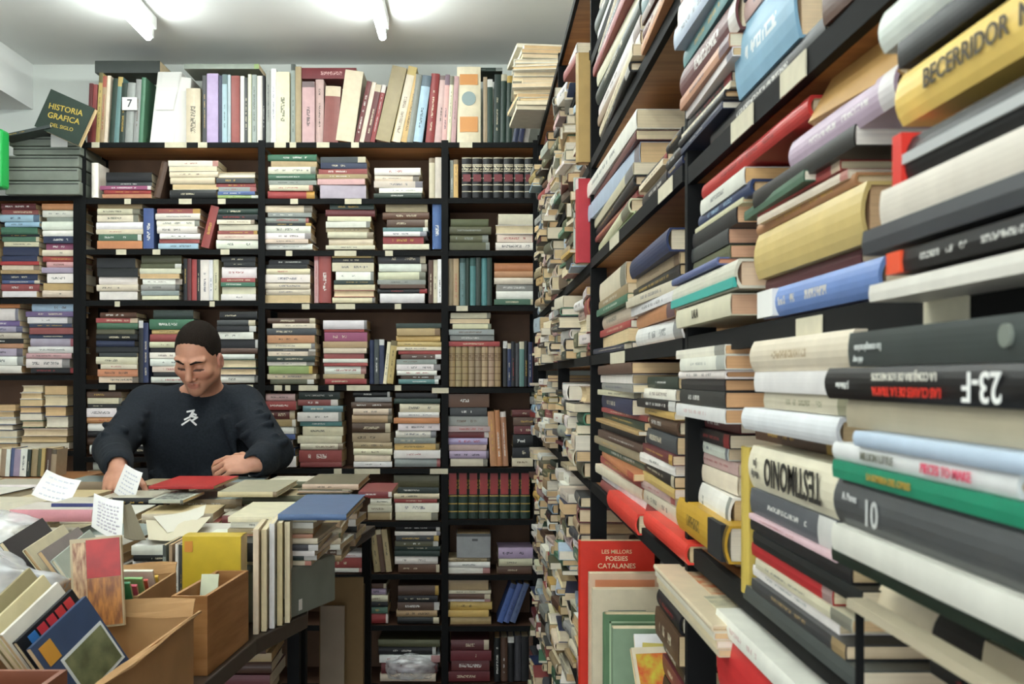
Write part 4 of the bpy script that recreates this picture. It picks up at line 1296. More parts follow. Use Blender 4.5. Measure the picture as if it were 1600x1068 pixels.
# yellow book behind the wooden box
b = book(.1085, .186, .05, mat3(Vector((1, 0, 0)), Vector((0, 0, -1)), Vector((0, 1, 0)), (-.4915, 1.8705, ZT + .0015 + .186)), 'c9ac30', 'thick book with a plain yellow cover standing behind the slim wooden box', keep=True, style=2, pages='dcc9a0', kind='p')
b['extra'] = [('cover_patch', MB().box(-.050, -.035, .01, .03, -.0258, -.0249), simple('orange_print', 'd08a30', .5))]
# standing row at the edge
for i, (c, dz) in enumerate((('c', .0), ('d8c8a0', -.004), ('w', .004), ('c9b88c', .002), ('d9cba8', .0))):
    X = -.4125 + .0105 * i
    Y = 1.858 + .022 * i
    H = .196 + dz
    book(H, .145, .0098, mat3(UP, Vector((-.10, .995, 0)), UP.cross(Vector((-.10, .995, 0))), (X, Y, ZT + .0015 + H / 2)), c, f'slim cream and white book, {ORD[i]} in the upright row beside the yellow book', keep=True, style=2, pages='dccfae')
# white carton panel and black book behind the yellow one
flat(318, 364, 812, 838, 1.185, .03, 'w', 'white box-like book lying behind the yellow book', style=2, W=.1)
flat(366, 412, 818, 848, 1.183, .036, '1b1c1b', 'black book lying beside the white box-like book', style=2)
# thin magazines upright between the red picture book and the yellow one
for i in range(7):
    X = -.590 + .0105 * i
    book(.155, .11, .006, mat3(UP, Vector((0, 1, 0)), UP.cross(Vector((0, 1, 0))), (X, 1.88 + .004 * (i % 3), ZT + .0015 + .0775 + .008)), 'gtwdvgk'[i], f'{PAL["gtwdvgk"[i]][1]} thin magazine, {ORD[i]} of those upright beside the yellow book', keep=True, name='magazine', cat='magazine')
# pamphlets in the small carton
for i, (c, dy, dz) in enumerate((('3f8a5c', .0, .016), ('c0485c', .03, .006), ('7fae6c', .055, .012), ('c04a3a', .08, .004), ('d8d4c4', .105, .014), ('cfa83c', .13, .0))):
    book(.085, .145, .005, Matrix.Translation((-.56, 1.52 + dy, 1.115 + dz)) @ Matrix.Rotation(R(28), 4, 'X') @ mat3(Vector((1, 0, 0)), Vector((0, 0, -1)), Vector((0, 1, 0)), (0, 0, .072)), c,
         f'{("dark green", "crimson", "light green", "red", "ivory", "yellow")[i]} pamphlet standing in the small carton', keep=True, style=2, name='pamphlet', cat='pamphlet')

# red picture book standing up
TL, BL, TR = at(108, 843, 1.450), at(113, 985, 1.430), at(188, 822, 1.462)
b = book3(BL, TL, BL + (TR - TL), .010, 'b0a080', 'softcover with a red and ochre picture of drapery, standing among the papers', keep=True, style=2, name='book')
L, W_, T = b['L'], b['W'], b['T']
b['extra'] = [('cover_picture', on_face(b, L * .05, L / 2 - .003, W_ * .32, W_ - .002), simple('red_drapery', 'b0241c', .4, .3, 40)),
              ('cover_picture', on_face(b, -L / 2 + .003, L / 2 - .006, .004, W_ * .32 - .0003), simple('brown_drapery', '7a4a30', .4, .5, 50, stretch=(1, 4, 1), col2='c8a880')),
              ('cover_picture', on_face(b, -L / 2 + .003, L * .05 - .0005, W_ * .32, W_ - .002), simple('ochre_drapery', 'b8793a', .4, .4, 50, stretch=(1, 4, 1), col2='7a4a28'))]

# leaning magazines at the front, by the carton
lean = [('9a8f6c', 'olive-edged'), ('cfc39a', 'cream-covered'), ('d8d2c4', 'white-edged'), ('17181c', 'black'), ('344460', 'blue plastic-wrapped')]
for i, (c, nm) in enumerate(lean):
    k = i - 4
    q_ = .016 * (4 - i)
    A2 = at(47 + 22 * k, 1012 + 11 * k, 1.20 + q_)
    B3 = at(134 + 22 * k, 930 + 11 * k, 1.30 + q_)
    C3 = at(159 + 22 * k, 1170 + 11 * k, 1.236 + q_)
    lab = f'{nm} magazine leaning in the row by the big carton'
    b = book3(A2, B3, C3, .008, c, lab, keep=True, style=2, name='magazine', cat='magazine')
    L, W_, T = b['L'], b['W'], b['T']
    if nm == 'black':
        ex = []
        for q, cc in enumerate(('2f6aa8', 'b8303a', 'b8303a', 'c03838', 'c03838')):
            ex.append(('cover_mark', on_face(b, -L / 2 + .016 + .018 * q, -L / 2 + .030 + .018 * q, .006, .018), simple('print', cc, .5)))
        b['extra'] = ex
    if i == 4:
        b['extra'] = [('cover_picture', on_face(b, -L * .28, L / 2 - .004, W_ * .24, W_ * .62), simple('white_border', 'cfd4d4', .3)),
                      ('cover_picture', on_face(b, -L * .28 + .004, L / 2 - .008, W_ * .24 + .004, W_ * .62 - .004, .0009, .0006), simple('green_photo', '444c34', .3, .5, 30, col2='767a58')),
                      ('cover_picture', on_face(b, -L / 2 + .008, -L / 2 + .03, .008, .035), simple('amber_print', 'c08a34', .4))]
# front wooden tray
open_box('tray', 'reddish-brown wooden tray at the very front of the table', 'tray', (-.86, 1.01), (.42, 0), (.0, .06), .166, simple('tray_wood', '8a4f34', .5, .3, 7), .006)

# pile at the side of the carton table: pink-spined book and neighbours
def fl2(x0, x1, yt, yb_, Y, W_, c, lab, rz=0, **k):
    zt, zb = [EYE + (CY - q) / F * Y for q in (yt, yb_)]
    X0, X1_ = (x0 - CX) / F * Y, (x1 - CX) / F * Y
    return lay(BACKW, Vector(((X0 + X1_) / 2, Y, zb)), X1_ - X0, W_, zt - zb, c, lab, yaw=R(rz), keep=True, **k)


T_stack(-1.07, -.87, 2.20, 1.150, 'c9w8c9w9c8', 'heap under the pink-spined book', W=(.14, .15)) if False else None
fl2(14, 143, 796, 815, 2.23, .14, 'c98a92', 'long book with a dusty pink spine lying over the side heap', rz=0, cover2=srgb('d4ccc0'), style=2)
fl2(80, 146, 786, 794, 2.28, .12, '34386c', 'narrow book with a deep blue spine on the pink-spined book', cover2=srgb('cfc8b8'), style=2)
fl2(-80, 60, 786, 820, 2.5, .14, 'd8d0b8', 'thick cream book at the far side of the heap')
for i, (x0, y0, x1, y1, Y0, Y1_, c, lab) in enumerate((
        (4, 846, 66, 808, 1.75, 1.95, '3a3638', 'dark case with a brown label, tilted in the side heap'),
        (40, 856, 98, 818, 1.72, 1.92, 'cfc4a4', 'cream booklet with coloured print, tilted in the side heap'),
        (64, 860, 122, 822, 1.68, 1.90, '8a7f7c', 'grey-brown booklet tilted in the side heap'),
        (84, 872, 140, 826, 1.66, 1.88, 'a8b0a4', 'pale green-grey booklet tilted beside the red picture softcover'))):
    a = at(x0, y0, Y0)
    b_ = at(x1, y1, Y1_)
    book3(a, b_, a + Vector((.07, -.01, -.10)), .008, c, lab, keep=True, style=0)
book(.2, .14, .03, mat3(Vector((1, 0, 0)), Vector((0, 1, 0)), UP, (-.98, 1.80, 1.05)), 'c', 'cream book beneath the tilted booklets', keep=True)
for i in range(5):
    lay(BACKW, Vector((-.86 - .003 * i, 1.74, ZT + .0015 + .0145 * i)), .20, .16, .014, 'cwtgc'[i], f'{PAL["cwtgc"[i]][1]} book, {ORD[4 - i]} from top of the pile beneath the side heap', yaw=R(rnd.uniform(-6, 6)))
    lay(BACKW, Vector((-1.12 - .003 * i, 1.74, ZT + .0015 + .0145 * i)), .20, .16, .014, 'tcwct'[i], f'{PAL["tcwct"[i]][1]} book, {ORD[4 - i]} from top of the outer pile beneath the side heap', yaw=R(rnd.uniform(-6, 6)))


# paper sheets
def sheet4(name, pts, label, cat, bow=.006, mat=None, th=.0007, extra=None):
    P = [Vector(p) for p in pts]
    n = (P[1] - P[0]).cross(P[3] - P[0]).normalized()
    g = []
    for i in range(7):
        rw_ = []
        for j in range(7):
            u, v = j / 6, i / 6
            p = (P[0] * (1 - u) + P[1] * u) * (1 - v) + (P[3] * (1 - u) + P[2] * u) * v
            rw_.append(p + n * bow * math.sin(u * math.pi))
        g.append(rw_)
    o = MB().sheet(g, th).build(name, mat or MAT['paper'], smooth=False)
    tag(o, label, cat)
    return o, P, n


MAT['paper'] = simple('note_paper', 'eeedea', .8)
ink = simple('pen_ink', 'd2d3dc', .8)


def scribble(o, P, n, rows_=5, off=.0012, mat=ink):
    m_ = MB()
    for r in range(rows_):
        v = .18 + .66 * r / max(1, rows_ - 1)
        u = .15
        while u < .8:
            w = rnd.uniform(.05, .14)
            a = (P[0] * (1 - u) + P[1] * u) * (1 - v) + (P[3] * (1 - u) + P[2] * u) * v
            e = (P[1] - P[0]) * w
            h = (P[3] - P[0]) * .035
            bow = n * .006 * math.sin((u + w / 2) * math.pi)
            m_.obox(a + bow - n * .0016, e, h, n * .0024)
            u += w + .04
    m_.build('lettering', mat, o)


o, P, n = sheet4('paper_note', [at(73, 733, 2.58), at(127, 750, 2.58), at(108, 786, 2.44), at(49, 772, 2.44)], 'white paper note lying crooked on the heap beside the dark post', 'paper note')
scribble(o, P, n, 4)
o, P, n = sheet4('paper_note', [at(196, 724, 2.86), at(223, 738, 2.86), at(208, 786, 2.80), at(178, 768, 2.80)], 'white paper note held in the man\'s hand', 'paper note')
scribble(o, P, n, 6)
o, P, n = sheet4('paper_note', [at(147, 770, 2.10), at(193, 782, 2.10), at(190, 846, 2.04), at(143, 822, 2.04)], 'printed white slip standing between the pink-spined book and the red picture softcover', 'paper note')
scribble(o, P, n, 8, mat=simple('print_grey', 'c8c2ca', .8))
sheet4('card_divider', [at(194, 786, 2.12), at(204, 785, 2.14), at(228, 842, 2.04), at(194, 838, 2.04)], 'olive brown card divider next to the printed slip', 'card', mat=simple('olive_card', '6b624c', .7), th=.002)
sheet4('paper_note', [at(228, 812, 2.3), at(330, 806, 2.35), at(300, 840, 2.05), at(232, 842, 2.02)], 'large cream sheet spread over the piles behind the small carton', 'paper sheet', mat=simple('cream_sheet', 'd8cfb4', .8), bow=.004)
sheet4('paper_note', [at(240, 806, 2.33), at(322, 788, 2.5), at(318, 804, 2.36), at(262, 832, 2.12)], 'ivory sheet lying over the large cream sheet', 'paper sheet', mat=simple('ivory_sheet', 'dedacb', .8), bow=.006)


# crumpled clear plastic bags
pm, nt, bs = new_mat('clear_plastic')
tr = N(nt, 'ShaderNodeBsdfTransparent')
gl = N(nt, 'ShaderNodeBsdfGlossy')
gl.inputs['Roughness'].default_value = .3
df = N(nt, 'ShaderNodeBsdfDiffuse')
df.inputs['Color'].default_value = (.88, .9, .92, 1)
m1 = N(nt, 'ShaderNodeMixShader')
m1.inputs[0].default_value = .75
lk(nt, gl.outputs[0], m1.inputs[1])
lk(nt, df.outputs[0], m1.inputs[2])
m2 = N(nt, 'ShaderNodeMixShader')
ns_ = N(nt, 'ShaderNodeTexNoise')
ns_.inputs['Scale'].default_value = 5
rmp = N(nt, 'ShaderNodeMapRange')
rmp.inputs[1].default_value = .3
rmp.inputs[2].default_value = .7
rmp.inputs[3].default_value = .2
rmp.inputs[4].default_value = .62
lk(nt, ns_.outputs[0], rmp.inputs[0])
lk(nt, rmp.outputs[0], m2.inputs[0])
lk(nt, tr.outputs[0], m2.inputs[1])
lk(nt, m1.outputs[0], m2.inputs[2])
lk(nt, m2.outputs[0], nt.nodes['Material Output'].inputs[0])
from mathutils import noise as mn


def bag(c, rx, ry, rz, label, seed, squash=.0):
    vs, fs = [], []
    n1, n2 = 40, 24
    for i in range(n2 + 1):
        ph = math.pi * i / n2
        for j in range(n1):
            th = 2 * math.pi * j / n1
            d = Vector((math.sin(ph) * math.cos(th), math.sin(ph) * math.sin(th), math.cos(ph)))
            q = d * 2.2 + Vector((seed, 0, 0))
            r = 1 + .22 * (1 - abs(mn.noise(q * .8)) * 2) + .10 * mn.noise(q * 1.7)
            p = Vector((d.x * rx * r, d.y * ry * r, max(-.55, d.z) * rz * r))
            vs.append(p)
    for i in range(n2):
        for j in range(n1):
            fs.append((i * n1 + j, i * n1 + (j + 1) % n1, (i + 1) * n1 + (j + 1) % n1, (i + 1) * n1 + j))
    o = MB().add(vs, fs).build('plastic_bag', pm, smooth=True)
    o.location = c
    return tag(o, label, 'plastic bag')


bag((-.80, 1.52, 1.135), .15, .16, .085, 'crumpled clear plastic bag over the booklets of the side heap', 3.0)
bag((-.98, 1.95, 1.17), .12, .12, .06, 'clear plastic wrap bunched up by the edge of the heap', 8.0)
bag((px(640), YB + .03, pz(1046)), .10, .06, .055, 'white-ish plastic bag crumpled on the lowest visible shelf of the middle bookcase', 5.0)
for i in range(6):
    book(.17, .13, .008, Matrix.Translation((-.86 - .018 * i, 1.36, 1.095)) @ Matrix.Rotation(R(-20), 4, 'Y') @ mat3(UP, Vector((0, 1, 0)), UP.cross(Vector((0, 1, 0))), (0, 0, .02)), ('c9bf98', 'd8d0b4', 'a8a070', 'cfc8b0', '8a8468', 'd0c080')[i],
         f'cream-toned magazine under the clear bag, {ORD[i]} outward from the carton', keep=True, style=2, name='magazine', cat='magazine')

# under the tables
for i, (x0, x1, yt, Y, c, lab, ln) in enumerate(((497, 566, 905, 2.92, '8a6f4a', 'sheet of brown cardboard standing under the man\'s table', 4), (498, 536, 950, 2.84, '9a8a78', 'grey-brown cardboard sheet leaning on the larger one', 3), (520, 568, 915, 3.0, '6f5a3c', 'darker cardboard sheet behind the others under the table', -2))):
    X0, X1_ = (x0 - CX) / F * Y, (x1 - CX) / F * Y
    zt = EYE + (CY - yt) / F * Y
    m_ = MB().obox((0, 0, 0), (X1_ - X0, 0, 0), (0, .01, 0), (0, .03, zt - .003))
    o = m_.build('cardboard_sheet', simple('card_sheet', c, .85, .15, 10), bevel=.001)
    o.location = (X0, Y, .003)
    tag(o, lab, 'cardboard sheet')
stack(BACKW, (-.66, 2.30, 0), (-.475, 2.30, 0), .62, .97, 'B9m9k8B10t7B9m10k9B9m9k10B9m9', 'brown pile under the carton table', W=(.14, .18))
stack(BACKW, (-.88, 2.30, 0), (-.68, 2.30, 0), .62, .97, 'k9m9B8k10t7B9m10k9B9m9k10B9m9', 'dark pile further under the carton table', W=(.14, .18))
stl = MB().box(-1.86, -.42, 2.20, 2.46, .597, .619)
us = tag(empty('storage_shelf', (-1.1, 2.33, 0)), 'low shelf under the carton table, loaded with brown books', 'shelf')
o = stl.build('shelf_board', MAT['dboard'], us)
o.matrix_parent_inverse = Matrix.Translation((1.1, -2.33, 0))
for x in (-1.84, -.46):
    o = MB().box(x - .012, x + .012, 2.32, 2.344, 0, .5965).build('leg', MAT['steel'], us)
    o.matrix_parent_inverse = Matrix.Translation((1.1, -2.33, 0))
# crumpled white scrap at the table edge
sheet4('paper_scrap', [at(250, 1048, 1.48), at(284, 1036, 1.50), at(286, 1056, 1.48), at(256, 1068, 1.45)], 'crumpled white scrap beside the big carton\'s corner', 'paper scrap', bow=.01)
# ---------------------------------------------------------------- the man, as signed-distance solids meshed in one piece
import openvdb as vdb


class Field:
    def __init__(s, lo, hi, h):
        s.lo, s.h = np.array(lo, float), h
        s.n = np.ceil((np.array(hi) - s.lo) / h).astype(int) + 1
        s.a = np.full(s.n, .2, dtype=np.float32)

    def _box(s, lo, hi, m):
        i0 = np.maximum(0, np.floor((np.array(lo) - m - s.lo) / s.h).astype(int))
        i1 = np.minimum(s.n, np.ceil((np.array(hi) + m - s.lo) / s.h).astype(int) + 1)
        if (i1 <= i0).any():
            return None
        sl = tuple(slice(a, b) for a, b in zip(i0, i1))
        ax = [s.lo[k] + s.h * np.arange(i0[k], i1[k]) for k in range(3)]
        return sl, np.stack(np.meshgrid(*ax, indexing='ij'), -1).astype(np.float32)

    def _put(s, sl, d, k, op):
        a = s.a[sl]
        if op == 'add':
            h = np.clip(.5 + .5 * (a - d) / k, 0, 1)
            s.a[sl] = a * (1 - h) + d * h - k * h * (1 - h)
        else:
            d = -d
            h = np.clip(.5 - .5 * (a - d) / k, 0, 1)
            s.a[sl] = a * (1 - h) + d * h + k * h * (1 - h)

    def cap(s, p, q, r0, r1, k=.01, op='add'):
        p, q = np.array(p, float), np.array(q, float)
        r = max(r0, r1)
        g = s._box(np.minimum(p, q) - r, np.maximum(p, q) + r, k + 5 * s.h)
        if g is None:
            return
        sl, X = g
        pq = q - p
        t = np.clip(((X - p) @ pq) / max(1e-9, pq @ pq), 0, 1)
        d = np.linalg.norm(X - p - t[..., None] * pq, axis=-1) - (r0 + (r1 - r0) * t)
        s._put(sl, d.astype(np.float32), k, op)

    def ell(s, c, r, k=.01, A=None, op='add'):
        c, r = np.array(c, float), np.array(r, float)
        m = max(r)
        g = s._box(c - m, c + m, k + 5 * s.h)
        if g is None:
            return
        sl, X = g
        P = X - c
        if A is not None:
            P = P @ np.array(A)          # columns of A: local axes in world
        k0 = np.linalg.norm(P / r, axis=-1)
        k1 = np.linalg.norm(P / (r * r), axis=-1)
        d = np.where(k1 > 1e-6, k0 * (k0 - 1) / np.maximum(k1, 1e-6), -min(r))
        s._put(sl, d.astype(np.float32), k, op)

    def mesh(s, name, mat, parent=None):
        g = vdb.FloatGrid(.2)
        g.copyFromArray(s.a)
        p, t, q = g.convertToPolygons(isovalue=0, adaptivity=0)
        p = p * s.h + s.lo
        me = bpy.data.meshes.new(name)
        me.from_pydata(p.tolist(), [], [tuple(int(i) for i in f[::-1]) for f in q] + [tuple(int(i) for i in f[::-1]) for f in t])
        import bmesh
        bm = bmesh.new()
        bm.from_mesh(me)
        bmesh.ops.recalc_face_normals(bm, faces=bm.faces)
        bm.to_mesh(me)
        bm.free()
        me.polygons.foreach_set('use_smooth', [True] * len(me.polygons))
        me.materials.append(mat)
        o = bpy.data.objects.new(name, me)
        return link(o, parent)


HS = .93
HC = np.array(at(310, 556, 3.30))
yaw_, pit_, rol_ = R(-7), R(34), R(3)
HR = np.array((Matrix.Rotation(yaw_, 3, 'Z') @ Matrix.Rotation(rol_, 3, 'Y') @ Matrix.Rotation(pit_, 3, 'X')))   # local: x right, -y face, z up


def hp(x, f, z):
    """point in head coordinates: x to the viewer's right, f towards the face, z up"""
    return HC + HR @ (np.array((x, -f, z)) * HS)


B = Field((-1.33, 2.82, 1.05), (-.57, 3.60, 1.74), .0026)
# skull and face
SK = .0
B.ell(hp(0, -.012, .030), tuple(HS * r_ for r_ in (.074, .094, .092)), .02, HR)
B.ell(hp(0, .028, -.020), tuple(HS * r_ for r_ in (.064, .062, .078)), .025, HR)
B.cap(hp(-.045, .020, -.055), hp(0, .066, -.094), .030, .022, .025)
B.cap(hp(.045, .020, -.055), hp(0, .066, -.094), .030, .022, .025)
B.ell(hp(0, .068, -.094), tuple(HS * r_ for r_ in (.022, .018, .016)), .014, HR)
for s_ in (-1, 1):
    B.cap(hp(.014 * s_, .088, .030), hp(.048 * s_, .070, .030), .009, .008, .012)        # brow
    B.ell(hp(.045 * s_, .062, -.022), tuple(HS * r_ for r_ in (.022, .018, .020)), .02, HR)                       # cheekbone
    B.ell(hp(.031 * s_, .089, .006), tuple(HS * r_ for r_ in (.016, .010, .010)), .012, HR, 'sub')                # eye socket
    B.ell(hp(.031 * s_, .069, .004), tuple(HS * r_ for r_ in (.0145, .0150, .0125)), .004, HR)                    # lowered lid
    B.cap(hp(.018 * s_, .081, -.003), hp(.044 * s_, .075, -.003), .0022, .002, .002)     # lash line
    B.ell(hp(.078 * s_, -.006, -.018), tuple(HS * r_ for r_ in (.008, .018, .030)), .006, HR)                     # ear
    B.ell(hp(.086 * s_, .0, -.016), tuple(HS * r_ for r_ in (.005, .010, .018)), .004, HR, 'sub')
    B.ell(hp(.013 * s_, .094, -.036), tuple(HS * r_ for r_ in (.0085, .010, .0075)), .005, HR)                    # nostril wing
B.cap(hp(0, .086, .016), hp(0, .108, -.028), .0085, .0120, .010)                         # nose
B.cap(hp(-.018, .0845, -.060), hp(.018, .0845, -.060), .0055, .0055, .006)               # upper lip
B.cap(hp(0, .089, -.060), hp(0, .089, -.061), .006, .006, .004)
B.cap(hp(-.015, .0835, -.0725), hp(.015, .0835, -.0725), .0065, .0065, .006)             # lower lip
B.cap(hp(-.022, .0925, -.0662), hp(.022, .0925, -.0662), .0016, .0016, .002, 'sub')
# neck, trunk
NB_ = np.array((-.955, 3.47, 1.425))
B.cap(hp(0, -.03, -.045), NB_, .056, .060, .03)
B.cap(NB_, (-.955, 3.48, 1.36), .062, .09, .03)
SHL, SHR = np.array(at(230, 634, 3.46)), np.array(at(380, 634, 3.46))
B.cap(SHL, SHR, .058, .058, .05)
B.ell((-.96, 3.46, 1.24), (.165, .10, .17), .05)
B.ell((-.965, 3.47, 1.02), (.150, .10, .17), .05)
B.ell((-.965, 3.48, .92), (.155, .105, .10), .04)
EL, ER = np.array(at(176, 702, 3.26)), np.array(at(428, 706, 3.24))
WL, WR = np.array(at(184, 728, 3.00)), np.array(at(400, 724, 3.12))
for S_, E_, W_ in ((SHL, EL, WL), (SHR, ER, WR)):
    B.cap(S_, E_, .050, .040, .02)
    B.cap(E_, E_ * .55 + W_ * .45, .038, .034, .015)
    B.cap(E_ * .55 + W_ * .45, W_, .031, .024, .008)
for s_ in (-1, 1):
    hx = -.965 + .088 * s_
    B.cap((hx, 3.48, .88), (hx + .01 * s_, 3.47, .50), .085, .056, .03)
    B.cap((hx + .01 * s_, 3.47, .50), (hx + .012 * s_, 3.50, .10), .054, .038, .02)
    B.cap((hx + .012 * s_, 3.50, .06), (hx + .03 * s_, 3.36, .035), .036, .026, .02)


def hand(W, d, nrm, curl, thumb_side, spread=.9):
    """W wrist, d palm direction, nrm out of the back of the hand"""
    d = np.array(Vector(d).normalized())
    nrm = np.array(nrm, float)
    nrm -= d * (nrm @ d)
    nrm /= np.linalg.norm(nrm)
    s = np.cross(d, nrm) * thumb_side
    A = np.stack([s, d, nrm], 1)
    B.ell(W + d * .046, (.038, .050, .0145), .010, A)
    B.cap(W - d * .02, W + d * .02, .026, .024, .012)
    names = ((.030, .088, (.040, .024, .019), .0088), (.0105, .094, (.044, .028, .020), .0090), (-.010, .090, (.041, .026, .019), .0086), (-.0285, .080, (.033, .020, .017), .0076))
    for i, (off, base, segs, r) in enumerate(names):
        p = W + d * base + s * off - nrm * .002
        B.cap(W + d * .055 + s * off * .8, p, r * 1.15, r * 1.08, .007)
        a = curl[i] * .55
        for j, L_ in enumerate(segs):
            a += curl[i] * (.0, .75, .6)[j]
            dd = d * math.cos(a) - nrm * math.sin(a) + s * off * 1.2 * spread
            dd /= np.linalg.norm(dd)
            q = p + dd * L_
            B.cap(p, q, r * (1 - .07 * j), r * (1 - .07 * (j + 1)), .0012)
            p = q
    # thumb from the side of the palm, near its base
    p = W + d * .022 + s * .026 - nrm * .004
    for j, (L_, r, w_) in enumerate(((.040, .0135, .95), (.030, .0105, .62), (.024, .0092, .35))):
        dd = d * (1 - w_ * .55) + s * w_ * .8 - nrm * (.45 + .15 * j)
        dd /= np.linalg.norm(dd)
        q = p + dd * L_
        B.cap(p, q, r, r * .88, .004)
        p = q
    return p


hand(WR, (-.97, -.22, -.03), (-.05, -.72, .70), (.95, 1.25, 1.35, 1.4), 1)
hand(WL, (.10, -.62, -.52), (-.15, -.75, .62), (.55, .6, .7, .75), -1)

# skin colour follows the face: lips, stubble, cheeks
sk, nt, bs = new_mat('skin')
an = N(nt, 'ShaderNodeAttribute', attribute_name='tone')
ns_ = N(nt, 'ShaderNodeTexNoise')
ns_.inputs['Scale'].default_value = 60
tc_ = N(nt, 'ShaderNodeTexCoord')
lk(nt, tc_.outputs['Object'], ns_.inputs[0])
sm = N(nt, 'ShaderNodeVectorMath', operation='SCALE')
lk(nt, an.outputs['Color'], sm.inputs[0])
lk(nt, math_(nt, 'MULTIPLY_ADD', ns_.outputs[0], .24, .88), sm.inputs['Scale'])
lk(nt, sm.outputs[0], bs.inputs['Base Color'])
bs.inputs['Roughness'].default_value = .5
bs.inputs['Subsurface Weight'].default_value = .12
bs.inputs['Subsurface Radius'].default_value = (.012, .005, .003)
bs.inputs['Subsurface Scale'].default_value = .5

man = B.mesh('person', sk)
tag(man, 'man in a navy sweatshirt looking down at the books behind the table', 'person')
me = man.data
co = np.empty(len(me.vertices) * 3, dtype='f')
me.vertices.foreach_get('co', co)
co = co.reshape(-1, 3)
loc = (co - HC) @ HR / HS
lx, lf, lz = loc[:, 0], -loc[:, 1], loc[:, 2]
tone = np.tile(np.array(srgb('c48e74'), dtype='f'), (len(co), 1))


def paint(mask, col, k):
    global tone
    m = (mask * k)[:, None]
    tone = tone * (1 - m) + np.array(srgb(col), dtype='f') * m


inhead = (np.linalg.norm(loc, axis=1) < .16).astype('f')
sst = lambda x, a, b: np.clip((x - a) / (b - a), 0, 1)
paint(inhead * sst(-lz, .035, .075) * sst(lf, -.02, .02), '8f6a58', .4)                      # stubble
paint(inhead * (np.hypot((np.abs(lx) - .04) / .022, (lz + .028) / .02) < 1), 'c07a66', .35)
paint(inhead * (np.hypot(lx / .024, (lz + .067) / .011) < 1) * (lf > .07), 'a05a50', .6)       # lips
paint(inhead * (np.hypot((np.abs(lx) - .031) / .018, (lz + .0035) / .0050) < 1) * (lf > .05), '2e1c16', .95)   # lashes
paint(inhead * (np.hypot((np.abs(lx) - .031) / .019, (lz - .008) / .012) < 1) * (lf > .05), '9a6652', .2)
paint(inhead * (np.abs(lx) > .072) * (np.abs(lz) < .035), 'b8766a', .5)
at_ = me.attributes.new('tone', 'FLOAT_COLOR', 'POINT')
arr = np.ones((len(co), 4), dtype='f')
arr[:, :3] = tone
at_.data.foreach_set('color', arr.ravel())

# cropped hair: a shell over the skull cut along the hairline
Hf = Field(HC - .16, HC + .16, .0026)
Hf.ell(hp(0, -.013, .031), tuple(HS * r_ for r_ in (.0768, .0970, .0945)), .004, HR)
sl, X = Hf._box(HC - .16, HC + .16, 0)
Pl = (X - HC) @ HR / HS
f_, z_, x_ = -Pl[..., 1], Pl[..., 2], Pl[..., 0]
cut = .80 * f_ - .60 * z_ + .006 + 8 * x_ * x_ * np.sign(.03 - f_) * 0 - 1.1 * np.maximum(0, np.abs(x_) - .050) + .0012 * np.sin(x_ * 400)
cut = np.maximum(cut, -(z_ + .048))
cut = np.maximum(cut, np.where(f_ > .012, (.022 - z_) * .7, -1))
Hf.a = np.maximum(Hf.a, cut.astype(np.float32))
hair = Hf.mesh('hair', simple('cropped_hair', '261f1a', .95, .35, 300, bump=.5, spec=.1), man)
for s_ in (-1, 1):
    E_ = Field(hp(.031 * s_, .085, .03) - .04, hp(.031 * s_, .085, .03) + .04, .0015)
    E_.cap(hp(.013 * s_, .0965, .0285), hp(.032 * s_, .0925, .0345), .0032, .0034, .003)
    E_.cap(hp(.032 * s_, .0925, .0345), hp(.052 * s_, .0755, .0270), .0034, .0016, .003)
    E_.mesh('eyebrow', hair.data.materials[0], man)

# sweatshirt
Sw = Field((-1.42, 2.80, .80), (-.45, 3.72, 1.55), .005)
Sw.cap(SHL + (.004, 0, -.018), SHR + (-.004, 0, -.018), .070, .070, .05)
Sw.cap(NB_ + (0, -.005, .0), (-.955, 3.47, 1.36), .078, .13, .05)
Sw.cap(NB_ + (-.06, 0, -.01), SHL + (.03, 0, -.01), .05, .07, .05)
Sw.cap(NB_ + (.06, 0, -.01), SHR + (-.03, 0, -.01), .05, .07, .05)
Sw.ell((-.962, 3.45, 1.27), (.190, .130, .17), .05)
Sw.ell((-.967, 3.46, 1.08), (.178, .130, .20), .05)
Sw.ell((-.967, 3.47, .96), (.172, .128, .12), .03)
rr = random.Random(3)
for S_, E_, W_, sg in ((SHL, EL, WL, -1), (SHR, ER, WR, 1)):
    Sw.cap(S_, E_, .070, .060, .03)
    Sw.cap(E_, E_ * .4 + W_ * .6, .060, .050, .02)
    c0 = E_ * .32 + W_ * .68
    c1 = E_ * .06 + W_ * .94
    Sw.cap(c0, c1, .053, .045, .012)
    Sw.cap(c1, c1 + (W_ - E_) * .02, .046, .043, .004)
    # folds along the sleeve
    for q in range(6):
        t = (q + .5) / 6
        c = S_ * (1 - t) + E_ * t
        dv = np.array((rr.uniform(-.3, .3), -1, rr.uniform(-.2, .3)))
        ax = (E_ - S_) / np.linalg.norm(E_ - S_)
        sd = np.cross(ax, dv)
        sd /= np.linalg.norm(sd)
        o_ = dv / np.linalg.norm(dv) * .068
        Sw.cap(c + o_ - sd * .05 + ax * .02, c + o_ + sd * .05 - ax * .02, .012, .010, .006)
    for q in range(5):
        t = (q + .5) / 5
        c = E_ * (1 - t) + c1 * t + np.array((0, -.01, .048 - .012 * t))
        Sw.cap(c + (-.03, 0, -.01), c + (.03, .01, -.012), .008, .007, .008)
for q, (x0, z0_, x1, z1_) in enumerate(((-.84, 1.36, -.80, 1.22), (-.90, 1.16, -.82, 1.08), (-1.09, 1.18, -1.02, 1.08))):
    Sw.cap((x0, 3.335, z0_), (x1, 3.335, z1_), .010, .006, .04)
